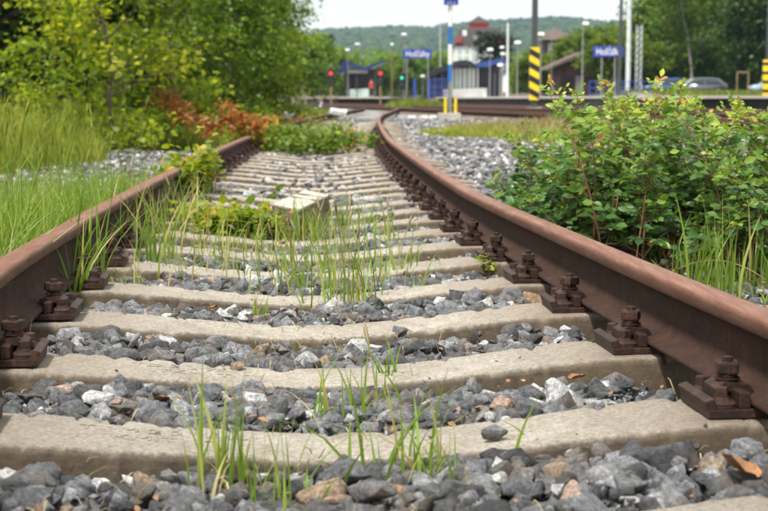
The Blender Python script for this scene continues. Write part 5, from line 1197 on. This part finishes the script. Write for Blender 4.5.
P = np.array([[0, 0, -.1], [-.1, 0, 2.5], [-.5, 0, 5.5], [-1.2, 0, 8.5], [-1.6, 0, 12.5]]); paths = [P]; rad = [np.array([.16, .14, .12, .09, .04])]; c = []
for k in range(26): a = P[2] + (P[4] - P[2]) * rng.random(); e = a + rng.normal(0, 1.0, 3) * [1.2, 1.2, .8]; paths.append(bez(a, (a + e) / 2 + [0, 0, .4], e, 5)); rad.append(np.linspace(.04, .01, 5)); c.append(e)
V, F = tubes_np(paths, rad, 6); mesh_np("trunk", V, [F], "pale_bark", root, smooth=True)
n = 4200; pp = np.array(c)[rng.integers(0, len(c), n)] + rng.normal(0, .55, (n, 3)); V, F = scatter(CARD, CARD_F, pp, rand_rot(rng, n, .9), rng.uniform(.15, .35, n)); mesh_np("crown", V, [F], "bright_leaf", root, tone=np.repeat(np.clip(rng.normal(.25, .15, n), 0, 1), 4))
tg = tree("linden_tree", "fresh green tree directly behind the right station sign", "tree", (xat(602, 150), 150, .8), 7.6, 2.9, .4, 12000, .36, "bright_leaf", .34, 210, 110)
for px, D, sc, lab in ((611, 130, .78, "young green tree close behind the right station sign in front of the shed"), (641, 131, .72, "young green tree at the orange brick end of the shed"), (575, 165, .95, "fresh green tree left of the right station sign behind the shed"), (628, 158, .9, "green tree behind the tall pale mast"), (648, 170, 1.0, "green tree between the pale mast and the right wood"), (584, 172, 1.1, "green tree topping the brown shed roof"),
                       (531, 150, .62, "small yellow green tree behind the striped mast"), (545, 160, .62, "small green tree at the left gable of the timber shed"), (565, 205, 1.15, "green tree behind the brown house")):
    tree_copy(tg, lab, (xat(px, D), D, .8), px * .7, sc)
tm = tree("roadside_tree", "mid green tree at the left of the butterfly shelter", "tree", (xat(322, 150), 150, .8), 6.4, 2.2, .1, 9000, .34, "mid_leaf", .62, 220, 90)
for px, D, sc, lab in ((312, 135, .9, "mid green tree between the left wood and the red signal"), (340, 200, 1.05, "green tree behind the left wing of the butterfly roof"), (356, 215, 1.0, "green tree behind the middle of the butterfly roof"), (377, 190, .85, "green tree behind the right wing of the butterfly roof"),
                       (392, 210, 1.0, "green tree behind the thin ochre lamp post"), (408, 200, .95, "green tree behind the left station sign"), (424, 205, .95, "green tree right under the left station sign"), (440, 215, 1.05, "green tree left of the white building behind the blue and white pole"), (300, 120, .9, "mid green tree peeping out at the foot of the left wood"),
                       (520, 240, .9, "green tree between the white building and the striped mast")):
    tree_copy(tm, lab, (xat(px, D), D, .8), px * .37, sc)
tree("pine_tree", "dark irregular pine in front of the white building", "tree", (xat(491, 190), 190, .8), at(491, 27, 190).z - .8, 2.5, 2.2, 9000, .30, "conifer_leaf", .5, 230, 60)
tree("spruce_tree", "dark narrow spruce at the left above the red signal", "tree", (xat(331, 260), 260, 1.5), at(331, 37, 260).z - 1.5, 1.9, .8, 5000, .35, "conifer_leaf", .6, 231, 70, "cone")

# ------------------------------------------------------------------ far hedge band, hills
def hill(name, y0, y1, prof_px, seed, D_face):
    """ridge whose skyline is given as (px, py) at distance y1"""
    tp = np.array(prof_px, float); xs_ = np.linspace(xat(tp[0, 0], y1), xat(tp[-1, 0], y1), 220); ys_ = np.linspace(0, 1, 60); X, T_ = np.meshgrid(xs_, ys_)
    top = np.interp(X / y1 * F_PX + CX, tp[:, 0], tp[:, 1]); zt = np.array([(98.6 - t) for t in top.ravel()]).reshape(top.shape) / F_PX * y1 + CAM_Z
    Yv = y0 + (y1 - y0) * T_; Zv = zt * (T_ ** .8) * np.where(T_ > .999, .99, 1) + fbm(X / 300, Yv / 300, seed, 5, 1.0) * 6 * T_
    n, k = X.shape; i = np.arange(n - 1)[:, None] * k; j = np.arange(k - 1)[None, :]
    V = np.stack([X, Yv, Zv], -1).reshape(-1, 3); tag(mesh_np(name, V, [np.stack([i + j, i + j + 1, i + k + j + 1, i + k + j], -1).reshape(-1, 4)], "forest_green", smooth=True), kind="structure"); return X, Yv, Zv
hx, hy, hz = hill("hills", 900, 2100, [(-400, 30), (250, 38), (310, 38), (330, 36), (360, 35), (395, 33), (430, 34), (460, 30), (500, 27), (530, 24.5), (570, 25), (600, 27), (640, 27), (700, 24), (1200, 20)], 3, 0)
r = np.random.default_rng(60); n = 30000; a = r.integers(0, hx.shape[0], n); b_ = r.integers(55, hx.shape[1] - 60, n); P = np.stack([hx[a, b_] + r.normal(0, 8, n), hy[a, b_] + r.normal(0, 8, n), hz[a, b_] + 2], 1)
ico = stone_templates(6, 70, 1); Vs, Fs, Ts, off = [], [], [], 0; o_ = r.integers(0, 6, n)
for t in range(6):
    q = o_ == t; V, F = scatter(ico[t][0] * np.array([1, 1, 1.5]), ico[t][1], P[q], rand_rot(r, int(q.sum()), .15), r.uniform(4, 8.5, int(q.sum()))); Vs.append(V); Fs.append(F + off); Ts.append(np.repeat(np.clip(r.normal(.5, .25, int(q.sum())), 0, 1), len(ico[t][0]))); off += len(V)
tag(mesh_np("forest", np.concatenate(Vs), [np.concatenate(Fs)], "dark_leaf", tone=np.concatenate(Ts)), "distant wooded ridge fading blue under the white sky", "forest", kind="stuff")
# mid-distance band of trees between the station and the ridge
r = np.random.default_rng(61); n = 60000; y = r.uniform(330, 900, n); px = r.uniform(180, 900, n); x = xat(px, y); gz = ground_h(x, y); cl = .5 + .5 * np.sin(x * .13 + 2) * np.sin(y * .05 + x * .04)
P = np.stack([x, y, gz + r.random(n) * (5 + 7 * cl)], 1); V, F = scatter(CARD, CARD_F, P, rand_rot(r, n, .9), r.uniform(1.2, 3.2, n))
tag(mesh_np("treeline", V, [F], "mid_leaf", tone=np.repeat(np.clip(.35 + .3 * cl + r.normal(0, .15, n), 0, 1), 4)), "band of green trees far behind the station below the ridge", "woods", kind="stuff")

# haze in the air
b = MB(); b.box((0, 1600, 148), (6400, 3400, 304)); hzo = b.build("haze", "white_paint"); hm = bpy.data.materials.new("haze_air"); hm.use_nodes = True; hn = hm.node_tree; hn.nodes.clear()
ho = hn.nodes.new("ShaderNodeOutputMaterial"); hv = hn.nodes.new("ShaderNodeVolumePrincipled"); hv.inputs["Density"].default_value = .00014; hv.inputs["Color"].default_value = (.50, .74, .92, 1); hn.links.new(hv.outputs[0], ho.inputs["Volume"])
hzo.data.materials.clear(); hzo.data.materials.append(hm); tag(hzo, kind="stuff", label="thin blue air haze over the distance", cat="haze")
